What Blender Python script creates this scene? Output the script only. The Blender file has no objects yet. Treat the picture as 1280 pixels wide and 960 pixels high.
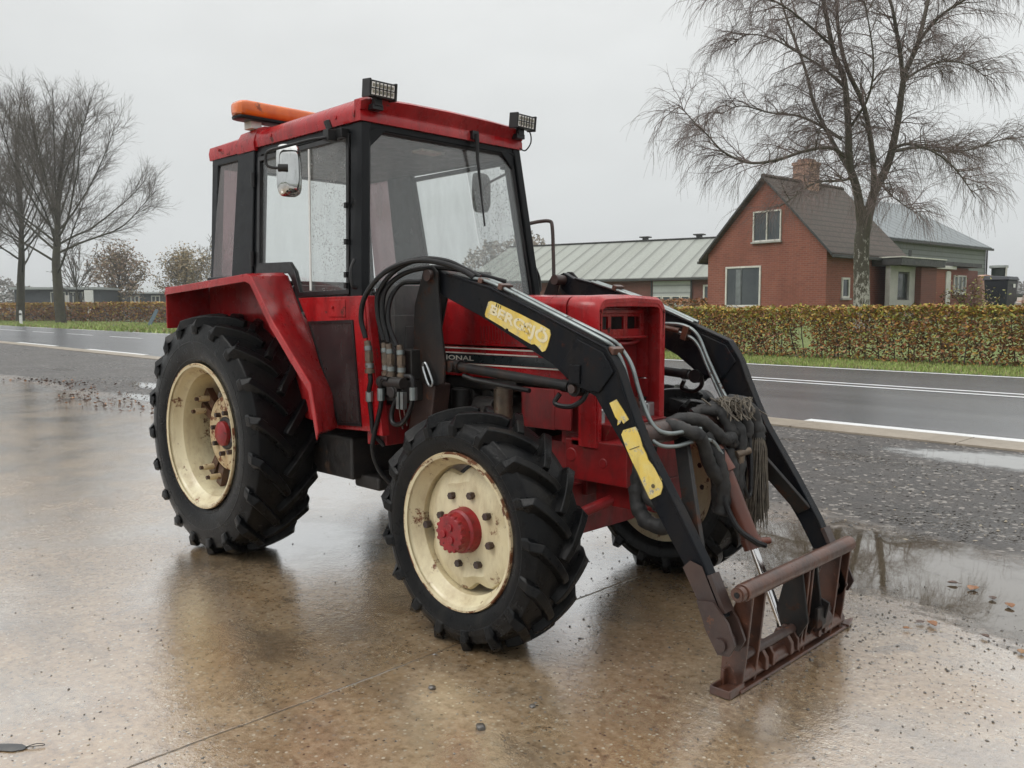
import bpy, bmesh, math, random
from mathutils import Vector, Matrix, noise as mnoise
PI = math.pi
random.seed(7)
scene = bpy.context.scene
COL = scene.collection
CAM = Vector((5.102, -3.437, 1.531))
YAW, PITCH, ROLL, FPX = math.radians(44.46), math.radians(5.0), math.radians(-0.115), 1069.3
FWD = Vector((-math.sin(YAW), math.cos(YAW), 0)); RGT = Vector((math.cos(YAW), math.sin(YAW), 0))

LAWN = 1.05
def gp(px, D, z=0.0):
    """ground point D metres ahead of the camera stand, towards picture column px"""
    p = CAM + FWD * D + RGT * ((px - 640) / FPX * D); return Vector((p.x, p.y, z))
def hz(py, D):
    return CAM.z + D * (386.5 - py) / FPX

# ------------------------------------------------------------------ materials
def nodes_of(m):
    m.use_nodes = True
    return m.node_tree.nodes, m.node_tree.links
def set_in(b, **k):
    for n, v in k.items():
        n = n.replace('_', ' ')
        if n in b.inputs: b.inputs[n].default_value = v
def rgba(c): return (c[0], c[1], c[2], 1.0)
def ramp(N, L, src, stops):
    r = N.new('ShaderNodeValToRGB'); L.new(src, r.inputs[0])
    e = r.color_ramp.elements
    e[0].position, e[0].color = stops[0][0], rgba(stops[0][1])
    e[1].position, e[1].color = stops[-1][0], rgba(stops[-1][1])
    for p, c in stops[1:-1]:
        x = e.new(p); x.color = rgba(c)
    return r.outputs[0]
def noise_tex(N, L, vec, scale, detail=4, rough=.55, dist=0):
    n = N.new('ShaderNodeTexNoise'); n.inputs['Scale'].default_value = scale; n.inputs['Detail'].default_value = detail
    n.inputs['Roughness'].default_value = rough; n.inputs['Distortion'].default_value = dist
    if vec is not None: L.new(vec, n.inputs['Vector'])
    return n.outputs['Fac']
def mixc(N, L, fac, a, b, mode='MIX'):
    m = N.new('ShaderNodeMix'); m.data_type = 'RGBA'; m.blend_type = mode
    for s, v in ((m.inputs[0], fac), (m.inputs[6], a), (m.inputs[7], b)):
        if isinstance(v, (int, float)): s.default_value = v
        elif isinstance(v, tuple): s.default_value = rgba(v)
        else: L.new(v, s)
    return m.outputs[2]
def math_n(N, L, op, a, b=0.0, clamp=False):
    m = N.new('ShaderNodeMath'); m.operation = op; m.use_clamp = clamp
    for s, v in ((m.inputs[0], a), (m.inputs[1], b)):
        if isinstance(v, (int, float)): s.default_value = v
        else: L.new(v, s)
    return m.outputs[0]
def vscale(N, L, vec, sc):
    m = N.new('ShaderNodeMapping'); m.inputs['Scale'].default_value = sc; L.new(vec, m.inputs['Vector']); return m.outputs[0]
def val01(N, L, v, lo, hi, a=0.0, b=1.0):
    m = N.new('ShaderNodeMapRange'); L.new(v, m.inputs[0])
    for i, x in enumerate((lo, hi, a, b)): m.inputs[i + 1].default_value = x
    return m.outputs[0]

def paint(name, base, base2=None, rough=.35, metal=0.0, nscale=3.0, wear=None, wear_amt=0.0, wscale=9.0, coat=0.0, bump=.0, bscale=40, dirt=None, dirt_amt=0.0, spec=.5, fade=None, dent=0.0, streak=0.0):
    """worn paint / metal: base colour drifting to base2, wear patches (rust, chips), dirt film"""
    m = bpy.data.materials.new(name); N, L = nodes_of(m); b = N['Principled BSDF']
    tc = N.new('ShaderNodeTexCoord').outputs['Object']
    base2 = base2 or tuple(c * .75 for c in base)
    n1 = noise_tex(N, L, tc, nscale, 5, .6)
    col = mixc(N, L, val01(N, L, n1, .35, .65), base, base2)
    rg = val01(N, L, noise_tex(N, L, tc, nscale * 2.7, 5, .65), .3, .7, rough * .75, min(1, rough * 1.35))
    if fade:
        nf = noise_tex(N, L, vscale(N, L, tc, (1, 1, .6)), 1.7, 7, .7); col = mixc(N, L, val01(N, L, nf, .46, .74, 0, .75), col, fade)
    if streak:      # run-off marks down the panels
        ns = noise_tex(N, L, vscale(N, L, tc, (26, 26, 1.1)), 1.0, 5, .6); col = mixc(N, L, val01(N, L, ns, .56, .78, 0, streak), col, dirt or (.05, .03, .03))
    if dirt_amt:
        nd = noise_tex(N, L, vscale(N, L, tc, (5, 5, 1.6)), 2.2, 6, .7)
        f = val01(N, L, nd, .62 - dirt_amt * .35, .75, 0, min(1, dirt_amt * 1.6)); col = mixc(N, L, f, col, dirt or (.06, .05, .04))
    if wear_amt:
        nw = noise_tex(N, L, tc, wscale, 8, .72)
        f = val01(N, L, nw, .66 - wear_amt * .3, .70 - wear_amt * .26)
        wc = mixc(N, L, val01(N, L, noise_tex(N, L, tc, wscale * 5, 3), .35, .65), wear, tuple(c * .45 for c in wear))
        col = mixc(N, L, f, col, wc)
        rg = mixc(N, L, f, rg, (.75, .75, .75))
    L.new(col, b.inputs['Base Color']); L.new(rg, b.inputs['Roughness'])
    set_in(b, Metallic=metal, Coat_Weight=coat, Coat_Roughness=.12); b.inputs['Specular IOR Level'].default_value = spec
    if dent and not bump:
        bp = N.new('ShaderNodeBump'); bp.inputs['Strength'].default_value = dent; bp.inputs['Distance'].default_value = .05
        hd = math_n(N, L, 'ADD', noise_tex(N, L, tc, 2.4, 2), math_n(N, L, 'MULTIPLY', noise_tex(N, L, tc, 120, 3), .012))
        vd = N.new('ShaderNodeTexVoronoi'); vd.inputs['Scale'].default_value = 85; L.new(tc, vd.inputs['Vector'])      # beads of rain
        hd = math_n(N, L, 'ADD', hd, math_n(N, L, 'MULTIPLY', math_n(N, L, 'MULTIPLY', val01(N, L, vd.outputs['Distance'], .34, .0), val01(N, L, noise_tex(N, L, tc, 6, 4), .46, .60)), .035)); L.new(hd, bp.inputs['Height']); L.new(bp.outputs[0], b.inputs['Normal'])
    if bump:
        bp = N.new('ShaderNodeBump'); bp.inputs['Strength'].default_value = bump; bp.inputs['Distance'].default_value = .004
        L.new(noise_tex(N, L, tc, bscale, 5, .6), bp.inputs['Height']); L.new(bp.outputs[0], b.inputs['Normal'])
    return m

RUST = (.16, .055, .025)
M = {}
M['red'] = paint('red_paint', (.40, .010, .013), (.30, .007, .010), .26, nscale=2.5, wear=(.09, .025, .018), wear_amt=.14, wscale=12, coat=.12, dirt=(.07, .012, .012), dirt_amt=.4, spec=.30, fade=(.50, .070, .070), dent=.14, streak=.55)
M['red_dull'] = paint('dull_red_paint', (.30, .010, .013), (.17, .008, .009), .42, nscale=5, wear=RUST, wear_amt=.12, wscale=10, dirt=(.03, .012, .01), dirt_amt=.5, bump=.3)
M['red_hub'] = paint('hub_red_paint', (.30, .011, .016), (.17, .008, .011), .36, nscale=14, wear=(.09, .03, .025), wear_amt=.20, wscale=40, bump=.4, bscale=60)
M['black'] = paint('black_paint', (.005, .0065, .009), (.009, .010, .013), .30, nscale=4, wear=(.055, .022, .014), wear_amt=.20, wscale=8, coat=.0, dirt=(.024, .019, .016), dirt_amt=.45, spec=.10, fade=(.013, .014, .0155), dent=.10, streak=.5)
M['black_worn'] = paint('worn_black_paint', (.008, .008, .009), (.018, .017, .016), .40, nscale=6, wear=(.06, .026, .016), wear_amt=.25, wscale=6, dirt=(.04, .022, .016), dirt_amt=.4, bump=.25, spec=.22)
M['cabframe'] = paint('cab_frame_paint', (.005, .006, .0075), (.008, .009, .0105), .34, nscale=4, dirt=(.02, .02, .02), dirt_amt=.15, spec=.18)
M['rubber'] = paint('tyre_rubber', (.0035, .004, .0048), (.006, .0062, .0066), .30, nscale=6, dirt=(.020, .0185, .0165), dirt_amt=.42, bump=.4, bscale=70, spec=.15)
M['hose'] = paint('hose_rubber', (.006, .006, .007), (.011, .011, .012), .34, nscale=9, dirt=(.03, .027, .024), dirt_amt=.3, spec=.28)
M['wrap'] = paint('hose_wrap', (.010, .0105, .0115), (.034, .034, .034), .55, nscale=11, dirt=(.05, .045, .04), dirt_amt=.4, bump=1.0, bscale=26, spec=.3)
M['cream'] = paint('cream_paint', (.74, .68, .47), (.66, .58, .38), .36, nscale=3, wear=(.20, .07, .028), wear_amt=.26, wscale=7, dirt=(.36, .26, .14), dirt_amt=.45, coat=.2, fade=(.62, .54, .36), dent=.08)
M['cream_rust'] = paint('rusty_cream_paint', (.64, .55, .36), (.50, .36, .20), .5, nscale=8, wear=(.20, .06, .02), wear_amt=.42, wscale=15, bump=.5, bscale=90)
M['rim_rust'] = paint('rust_bitten_rim', (.66, .57, .38), (.52, .40, .24), .5, nscale=8, wear=(.19, .065, .022), wear_amt=.66, wscale=9, bump=.5, bscale=90)
M['rust'] = paint('rust', (.105, .040, .022), (.042, .020, .015), .36, nscale=7, wear=(.20, .09, .06), wear_amt=.22, wscale=18, dirt=(.03, .018, .015), dirt_amt=.4, bump=.5, coat=.25)
M['rust_dark'] = paint('dark_rust', (.050, .026, .020), (.030, .018, .016), .5, nscale=7, wear=(.15, .06, .03), wear_amt=.2, wscale=12, bump=.5, coat=.2)
M['rust_orange'] = paint('orange_rust', (.30, .10, .03), (.16, .055, .025), .65, nscale=16, bump=.5)
M['rust_red'] = paint('rusty_red_cylinder', (.115, .032, .018), (.070, .024, .016), .36, nscale=5, wear=(.045, .018, .014), wear_amt=.30, wscale=8, coat=.1)
M['pipe'] = paint('grey_steel_pipe', (.26, .29, .29), (.17, .19, .19), .36, metal=.75, nscale=9, wear=(.10, .05, .03), wear_amt=.22, wscale=14)
M['steel'] = paint('plated_steel', (.50, .52, .53), (.36, .38, .39), .3, metal=.9, nscale=9, wear=(.12, .08, .06), wear_amt=.12, wscale=20)
M['chrome'] = paint('chrome', (.8, .8, .8), (.7, .7, .7), .12, metal=1.0, nscale=9)
M['brass'] = paint('coupler_brass', (.16, .12, .085), (.09, .07, .055), .4, metal=.5, nscale=20, wear=RUST, wear_amt=.2, wscale=30)
M['cast'] = paint('greasy_cast_iron', (.008, .0075, .0075), (.020, .016, .014), .5, nscale=7, wear=(.07, .04, .025), wear_amt=.22, wscale=9, bump=.5)
M['darkplastic'] = paint('dark_plastic', (.007, .007, .008), (.012, .012, .0125), .42, nscale=8, spec=.4)
M['grime'] = paint('grimy_panel', (.05, .052, .055), (.095, .095, .093), .45, nscale=6, dirt=(.16, .15, .14), dirt_amt=.35)
M['dash'] = paint('dash_plastic', (.075, .07, .055), (.06, .055, .045), .55, nscale=6)
M['amber'] = paint('amber_lens', (.72, .15, .004), (.55, .09, .004), .2, nscale=7, coat=.6, wear=(.28, .06, .01), wear_amt=.12, wscale=6)
M['white'] = paint('white_paint', (.78, .78, .76), (.66, .66, .64), .45, nscale=6, dirt=(.3, .3, .28), dirt_amt=.2)
M['stripe_white'] = paint('stripe_white', (.74, .70, .62), (.62, .58, .52), .4, nscale=20, wear=(.2, .02, .02), wear_amt=.12, wscale=30)
M['stripe_black'] = paint('stripe_black', (.012, .018, .02), (.018, .024, .026), .3, nscale=10, coat=.3)
M['yellow'] = paint('yellow_sticker', (.78, .56, .09), (.76, .62, .22), .42, nscale=14, wear=(.62, .58, .46), wear_amt=.38, wscale=22, dirt=(.38, .25, .06), dirt_amt=.4)
M['sticker_letter'] = paint('sticker_letters', (.80, .74, .55), (.76, .66, .40), .42, nscale=22, wear=(.66, .46, .10), wear_amt=.35, wscale=24)
M['sticker_dark'] = paint('sticker_marks', (.06, .05, .03), (.10, .08, .04), .5)
M['led'] = paint('led_reflector', (.85, .85, .82), (.75, .75, .72), .15, nscale=9, coat=.6)
M['cell'] = paint('lamp_cell', (.34, .33, .26), (.22, .21, .16), .15)
M['mirrorshell'] = paint('mirror_shell', (.66, .67, .66), (.56, .57, .57), .06, metal=.95, nscale=4, dirt=(.12, .115, .10), dirt_amt=.3)
M['rope'] = paint('frayed_rope', (.15, .13, .10), (.07, .06, .05), .8, nscale=30, bump=.6)
M['seat'] = paint('seat_vinyl', (.02, .02, .022), (.03, .03, .03), .5)
M['headlamp'] = paint('headlamp_glass', (.55, .58, .58), (.4, .42, .43), .12, metal=.6)

def glass_mat(name, tint, dirt, drops=False, gloss=.06, tr=None):
    m = bpy.data.materials.new(name); N, L = nodes_of(m)
    out = N['Material Output']; N.remove(N['Principled BSDF'])
    tc = N.new('ShaderNodeTexCoord').outputs['Object']
    t = N.new('ShaderNodeBsdfTransparent'); t.inputs[0].default_value = rgba(tint)
    g = N.new('ShaderNodeBsdfGlossy'); g.inputs['Roughness'].default_value = .04; g.inputs[0].default_value = (.9, .92, .92, 1)
    lw = N.new('ShaderNodeLayerWeight'); lw.inputs[0].default_value = .5
    f = math_n(N, L, 'ADD', math_n(N, L, 'MULTIPLY', math_n(N, L, 'POWER', lw.outputs['Facing'], 4.5), .8), gloss)
    mx = N.new('ShaderNodeMixShader'); L.new(f, mx.inputs[0]); L.new(t.outputs[0], mx.inputs[1]); L.new(g.outputs[0], mx.inputs[2])
    d = N.new('ShaderNodeBsdfDiffuse'); d.inputs[0].default_value = (.42, .42, .42, 1)
    d2 = N.new('ShaderNodeBsdfTranslucent'); d2.inputs[0].default_value = (.6, .62, .62, 1)
    ad = N.new('ShaderNodeMixShader'); ad.inputs[0].default_value = .35; L.new(d.outputs[0], ad.inputs[1]); L.new(d2.outputs[0], ad.inputs[2])
    n = noise_tex(N, L, vscale(N, L, tc, (4, 4, .8)), 2.2, 7, .7)
    df = val01(N, L, n, .35, .72, dirt * .5, dirt * 1.7)
    if drops:
        v = N.new('ShaderNodeTexVoronoi'); v.inputs['Scale'].default_value = 62; L.new(tc, v.inputs['Vector'])
        sp = val01(N, L, v.outputs['Distance'], .20, .32, .75, 0)
        thin = val01(N, L, noise_tex(N, L, tc, 9, 4), .42, .6, 0, 1)
        df = math_n(N, L, 'ADD', df, math_n(N, L, 'MULTIPLY', sp, thin), True)
    m2 = N.new('ShaderNodeMixShader'); L.new(df, m2.inputs[0]); L.new(mx.outputs[0], m2.inputs[1]); L.new(ad.outputs[0], m2.inputs[2])
    L.new(m2.outputs[0], out.inputs[0]); return m
M['glass'] = glass_mat('cab_glass', (.965, .975, .97), .028, gloss=.02)
M['glass_screen'] = glass_mat('windscreen_glass', (.96, .97, .965), .060, gloss=.075)  # the dirt film also stands for part of the sky-reflection veil
M['glass_door'] = glass_mat('door_glass', (.965, .975, .97), .040, gloss=.05)
M['glass_wet'] = glass_mat('rain_spotted_glass', (.95, .96, .955), .085, True, gloss=.05)
M['glass_red'] = glass_mat('side_glass', (.56, .44, .45), .20)
M['glass_dirty'] = paint('dirty_dark_glass', (.018, .019, .020), (.045, .046, .046), .09, nscale=3.5, dirt=(.075, .074, .072), dirt_amt=.40, spec=.8, streak=.2)
M['pane'] = paint('window_pane', (.035, .045, .05), (.06, .07, .075), .08, nscale=.7, spec=.7)
M['pane_light'] = paint('curtained_pane', (.20, .22, .22), (.10, .11, .115), .12, nscale=1.2, spec=.7)

# ------------------------------------------------------------------ mesh builder
class MB:
    def __init__(s): s.v, s.f, s.m = [], [], []
    def add(s, vs, fs, m=0):
        o = len(s.v); s.v += [tuple(p) for p in vs]; s.f += [tuple(i + o for i in f) for f in fs]; s.m += [m] * len(fs)
    def hexa(s, a, m=0):
        s.add(a, [(0, 3, 2, 1), (4, 5, 6, 7), (0, 1, 5, 4), (1, 2, 6, 5), (2, 3, 7, 6), (3, 0, 4, 7)], m)
    def box(s, c, d, m=0, rot=None):
        x, y, z = d[0] / 2, d[1] / 2, d[2] / 2
        vs = [Vector(p) for p in ((-x, -y, -z), (x, -y, -z), (x, y, -z), (-x, y, -z), (-x, -y, z), (x, -y, z), (x, y, z), (-x, y, z))]
        if rot is not None: vs = [rot @ p for p in vs]
        s.hexa([p + Vector(c) for p in vs], m)
    def span(s, a, b, m=0):
        s.box([(a[i] + b[i]) / 2 for i in range(3)], [abs(b[i] - a[i]) for i in range(3)], m)
    def prism(s, pts, a0, a1, ax='y', m=0, m_side=None):
        """polygon in the plane across ax, pulled from a0 to a1 (floats, or functions of the 2D point)"""
        g0 = a0 if callable(a0) else (lambda p: a0); g1 = a1 if callable(a1) else (lambda p: a1)
        mk = {'y': lambda p, a: (p[0], a, p[1]), 'x': lambda p, a: (a, p[0], p[1]), 'z': lambda p, a: (p[0], p[1], a)}[ax]
        ar = sum(pts[i][0] * pts[(i + 1) % len(pts)][1] - pts[(i + 1) % len(pts)][0] * pts[i][1] for i in range(len(pts)))
        if ar < 0: pts = pts[::-1]
        n = len(pts); vs = [mk(p, g0(p)) for p in pts] + [mk(p, g1(p)) for p in pts]
        flip = (ax == 'y')
        if (g1(pts[0]) < g0(pts[0])): flip = not flip
        fs = [tuple(range(n))[::-1], tuple(range(n, 2 * n))]; sd = [(i, (i + 1) % n, n + (i + 1) % n, n + i) for i in range(n)]
        if flip: fs = [f[::-1] for f in fs]; sd = [f[::-1] for f in sd]
        s.add(vs, fs, m); o = len(s.v) - 2 * n
        s.f += [tuple(i + o for i in f) for f in sd]; s.m += [m if m_side is None else m_side] * n
    def tube(s, pts, r, n=8, m=0, cap=True, jit=0):
        pts = [Vector(p) for p in pts]; k = len(pts); rs = r if isinstance(r, (list, tuple)) else [r] * k
        t0 = (pts[1] - pts[0]).normalized(); up = Vector((0, 0, 1)) if abs(t0.z) < .9 else Vector((1, 0, 0))
        u = t0.cross(up).normalized(); vs = []
        for i, p in enumerate(pts):
            t = ((pts[i + 1] if i < k - 1 else p) - (pts[i - 1] if i else p))
            t = t.normalized() if t.length > 1e-9 else t0
            u = (u - t * u.dot(t)); u = u.normalized() if u.length > 1e-6 else t.orthogonal().normalized()
            w = t.cross(u)
            for j in range(n):
                a = 2 * PI * j / n; q = rs[i] * (1 + (random.uniform(-jit, jit) if jit else 0)); vs.append(p + (u * math.cos(a) + w * math.sin(a)) * q)
        fs = [(i * n + j, i * n + (j + 1) % n, (i + 1) * n + (j + 1) % n, (i + 1) * n + j) for i in range(k - 1) for j in range(n)]
        if cap: fs += [tuple(range(n))[::-1], tuple(range((k - 1) * n, k * n))]
        s.add(vs, fs, m)
    def lathe(s, prof, c, n=48, m=0, sy=1, ms=None, closed=False):
        """profile of (radius, offset along y) spun about the y axis through c"""
        k = len(prof); vs = []
        for r, a in prof:
            for j in range(n):
                t = 2 * PI * j / n; vs.append((c[0] + r * math.sin(t), c[1] + a * sy, c[2] + r * math.cos(t)))
        o = len(s.v); s.v += vs
        for i in range(k if closed else k - 1):
            i2 = (i + 1) % k
            for j in range(n):
                q = (i * n + j, i2 * n + j, i2 * n + (j + 1) % n, i * n + (j + 1) % n)
                if sy < 0: q = q[::-1]
                s.f.append(tuple(x + o for x in q)); s.m.append(ms[i] if ms else m)
    def disc(s, c, r, n=24, m=0, sy=-1):
        vs = [(c[0] + r * math.sin(2 * PI * j / n), c[1], c[2] + r * math.cos(2 * PI * j / n)) for j in range(n)]
        f = tuple(range(n)); s.add(vs, [f if sy > 0 else f[::-1]], m)
    def cyl(s, a, b, r, n=16, m=0): s.tube([a, b], r, n, m)
    def mirror_y(s):
        o = MB(); o.v = [(x, -y, z) for x, y, z in s.v]; o.f = [f[::-1] for f in s.f]; o.m = list(s.m); return o
    def islands(s):
        par = list(range(len(s.v)))
        def fd(i):
            while par[i] != i: par[i] = par[par[i]]; i = par[i]
            return i
        for f in s.f:
            a = fd(f[0])
            for i in f[1:]: par[fd(i)] = a
        g = {}
        for f, m in zip(s.f, s.m): g.setdefault(fd(f[0]), []).append((f, m))
        out = []
        for fs in g.values():
            o = MB(); ix = {}
            for f, m in fs:
                for i in f:
                    if i not in ix: ix[i] = len(o.v); o.v.append(s.v[i])
                o.f.append(tuple(ix[i] for i in f)); o.m.append(m)
            out.append(o)
        return out
    def build_each(s, name, mats, parent=None, **k):
        return [o.build(name, mats, parent, **k) for o in s.islands()]
    def build(s, name, mats, parent=None, bevel=0, smooth=38, seg=2, fix=False, mesh=None):
        me = bpy.data.meshes.new(name); me.from_pydata(s.v, [], s.f)
        mats = mats if isinstance(mats, (list, tuple)) else [mats]
        for m in mats: me.materials.append(M[m] if isinstance(m, str) else m)
        me.polygons.foreach_set('material_index', s.m)
        if fix:
            bm = bmesh.new(); bm.from_mesh(me); bmesh.ops.recalc_face_normals(bm, faces=bm.faces); bm.to_mesh(me); bm.free()
        if smooth:
            me.polygons.foreach_set('use_smooth', [True] * len(me.polygons)); me.set_sharp_from_angle(angle=math.radians(smooth))
        me.update()
        o = bpy.data.objects.new(name, me); COL.objects.link(o)
        if parent: o.parent = parent
        if bevel:
            b = o.modifiers.new('bevel', 'BEVEL'); b.width = bevel; b.segments = seg; b.limit_method = 'ANGLE'; b.angle_limit = math.radians(35); b.harden_normals = bool(smooth)
        return o
def curve_pts(pts, n=6):
    """smooth path through control points"""
    P = [Vector(p) for p in pts]; P = [P[0] * 2 - P[1]] + P + [P[-1] * 2 - P[-2]]; out = []
    for i in range(1, len(P) - 2):
        for k in range(n):
            t = k / n; a, b, c, d = P[i - 1:i + 3]
            out.append(.5 * ((2 * b) + (c - a) * t + (2 * a - 5 * b + 4 * c - d) * t * t + (3 * b - a - 3 * c + d) * t ** 3))
    out.append(P[-2]); return out
def tag(o, label=None, cat=None, group=None, kind=None):
    if label: o['label'] = label
    if cat: o['category'] = cat
    if group: o['group'] = group
    if kind: o['kind'] = kind
    return o
def empty(name, loc=(0, 0, 0), rz=0):
    o = bpy.data.objects.new(name, None); COL.objects.link(o); o.location = loc; o.rotation_euler = (0, 0, rz); o.empty_display_size = .3; return o
def text_geo(txt, bold=.0):
    c = bpy.data.curves.new('txt', 'FONT'); c.body = txt; c.size = 1; c.offset = bold; c.resolution_u = 3
    o = bpy.data.objects.new('txt', c); COL.objects.link(o)
    me = bpy.data.meshes.new_from_object(o.evaluated_get(bpy.context.evaluated_depsgraph_get()))
    vs = [v.co.copy() for v in me.vertices]; fs = [tuple(p.vertices) for p in me.polygons]
    bpy.data.objects.remove(o); bpy.data.curves.remove(c); bpy.data.meshes.remove(me)
    x0 = min(v.x for v in vs); x1 = max(v.x for v in vs); y0 = min(v.y for v in vs); y1 = max(v.y for v in vs)
    return [((v.x - x0) / (x1 - x0), (v.y - y0) / (y1 - y0)) for v in vs], fs
# ------------------------------------------------------------------ tractor
T = tag(empty('tractor', (0, 0, 0)), 'old red farm tractor with glazed cab and black front loader on wet concrete yard', 'tractor')
GZ = .004

def tyre_mesh(R, zc, yc, hw, tread_hw, rim_r, nl, lug_h, lug_w, sweep, side):
    """lugged tractor tyre, coordinates about the wheel centre; side = -1 right, 1 left. outer face at yc*side"""
    mb = MB(); Rc = R - lug_h
    prof = [(rim_r - .005, -hw * .80), (rim_r + .02, -hw * .90), (rim_r + (Rc - rim_r) * .35, -hw), (rim_r + (Rc - rim_r) * .62, -hw * .985), (Rc - .05, -hw * .93), (Rc - .018, -tread_hw * .97), (Rc - .004, -tread_hw * .6), (Rc, 0)]
    prof = prof + [(r, -a) for r, a in prof[-2::-1]]
    mb.lathe([(r, a) for r, a in prof], (0, 0, 0), 96)
    # bead ridge rings on the sidewall
    for rr in (rim_r + .035, rim_r + (Rc - rim_r) * .5):
        for s in (-1, 1):
            a = s * hw * (.93 if rr < rim_r + .05 else 1.0)
            mb.lathe([(rr - .006, a * .99), (rr, a * 1.012), (rr + .006, a * .99)], (0, 0, 0), 96)
    crown = lambda a: Rc - .020 * (abs(a) / tread_hw) ** 2.2
    for s in (-1, 1):
        for i in range(nl):
            ph0 = 2 * PI * (i + (0.5 if s > 0 else 0)) / nl
            st = []
            for k in range(8):
                t = k / 7; a = -s * .012 + s * t * (tread_hw + .014)
                ph = ph0 - sweep * (t ** .88); r = crown(a); h = lug_h * (1 if t > .05 else .8)
                w = lug_w * (1.0 + .30 * t)
                st.append((a, ph, r, h, w))
            st.append((s * (hw * .975), ph0 - sweep * 1.06, Rc - .045, lug_h * .46, lug_w * 1.35))
            st.append((s * (hw * 1.0), ph0 - sweep * 1.09, Rc - .085, lug_h * .20, lug_w * 1.25))
            vs = []
            for q, (a, ph, r, h, w) in enumerate(st):
                # direction of the bar on the surface -> offset across it
                a2, p2 = st[min(q + 1, 7)][0:2]; a1, p1 = st[max(min(q, 7) - 1, 0)][0:2]
                da, dp = (a2 - a1), (p2 - p1) * R; l = math.hypot(da, dp); ca, cp = -dp / l, da / l   # across
                if q >= 8: ca, cp = 0.0, (1 if s > 0 else -1)
                for e, rad, ww in ((-1, r - .02, w), (-1, r + h, w * .62), (1, r + h, w * .62), (1, r - .02, w)):
                    aa, pp = a + e * ca * ww / 2, ph + e * cp * ww / 2 / R
                    if q >= 8:
                        aa = a + s * (0.0 if rad < r else h * .7); rad = r + (0 if rad < r else h * .8)
                    vs.append((rad * math.sin(pp), aa, rad * math.cos(pp)))
            n = len(st)
            fs = [(q * 4 + j, q * 4 + j + 1, q * 4 + 5 + j, q * 4 + 4 + j) for q in range(n - 1) for j in range(3)]
            fs += [(0, 3, 2, 1), tuple((n - 1) * 4 + j for j in range(4))]
            mb.add(vs, fs)
    lim = GZ - zc
    mb.v = [(x, y + side * yc, max(z, lim)) for x, y, z in mb.v]
    return mb

def bolt(mb, c, r, h, side, m=0):
    mb.cyl((c[0], c[1], c[2]), (c[0], c[1] + side * h, c[2]), r, 6, m)

def rear_wheel(side):
    w_c = Vector((0, 0, .745))
    mb = MB(); R = .453; o = 1.036
    # flange, bead seat, barrel, inner flange (offset measured outward)
    prof = [(R - .012, o - .004), (R, o), (R + .004, o - .012), (R - .012, o - .02), (R - .022, o - .035), (R - .03, o - .06), (R - .055, o - .085), (R - .062, o - .12), (R - .062, o - .30), (R - .03, o - .34), (R, o - .40)]
    back = [(r - .008, a) for r, a in prof[::-1]]
    ms = [1, 1, 0, 0, 0, 0, 0, 0, 0, 0, 0] + [0] * 20
    mb.lathe([(r, side * a) for r, a in prof + back], w_c, 80, ms=ms, closed=True)
    # wheel disc set deep in
    d = .862
    pr = [(.0, d - .02), (.05, d - .02), (.20, d - .005), (.235, d - .02), (.255, d - .075), (.265, d - .075), (.265, d - .085), (.0, d - .085)]
    mb.lathe([(r, side * a) for r, a in pr], w_c, 56, ms=[2] * 7)
    for k in range(8):        # clamp lugs between disc and barrel
        a = 2 * PI * (k // 2) / 4 + (.16 if k % 2 else -.16) + .55
        for q in (0,):
            c = w_c + Vector((math.sin(a) * .318, side * (d - .045), math.cos(a) * .318))
            rot = Matrix.Rotation(a, 3, 'Y')
            mb.box(c, (.060, .045, .145), 3, rot)
            mb.cyl(c + Vector((0, side * .01, 0)), c + Vector((0, side * .095, 0)), .019, 10, 2); mb.cyl(c + Vector((0, side * .09, 0)), c + Vector((0, side * .115, 0)), .013, 8, 3)
    o_ = mb.build('wheel', ['cream', 'cream_rust', 'cream_rust', 'rust'], T, smooth=30, fix=True)
    o_['label'] = 'large rear wheel with cream dished rim'
    h = MB()
    h.lathe([(r, side * a) for r, a in [(.0, d + .035), (.06, d + .034), (.078, d + .022), (.082, d - .02)]], w_c, 32, m=0)
    h.build('hub_cap', 'red_hub', o_, fix=True)
    b = MB()
    for k in range(8):
        a = 2 * PI * k / 8 + .2; bolt(b, w_c + Vector((math.sin(a) * .135, side * (d - .012), math.cos(a) * .135)), .016, .032, side)
    b.build_each('wheel_nut', 'rust_dark', o_)
    t = tyre_mesh(.765, .745, .83, .212, .185, .45, 19, .042, .062, .30, side)
    t.v = [(x, y, z + .745) for x, y, z in t.v]
    t.build('tyre', 'rubber', o_, bevel=.007, smooth=40, fix=True)

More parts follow.
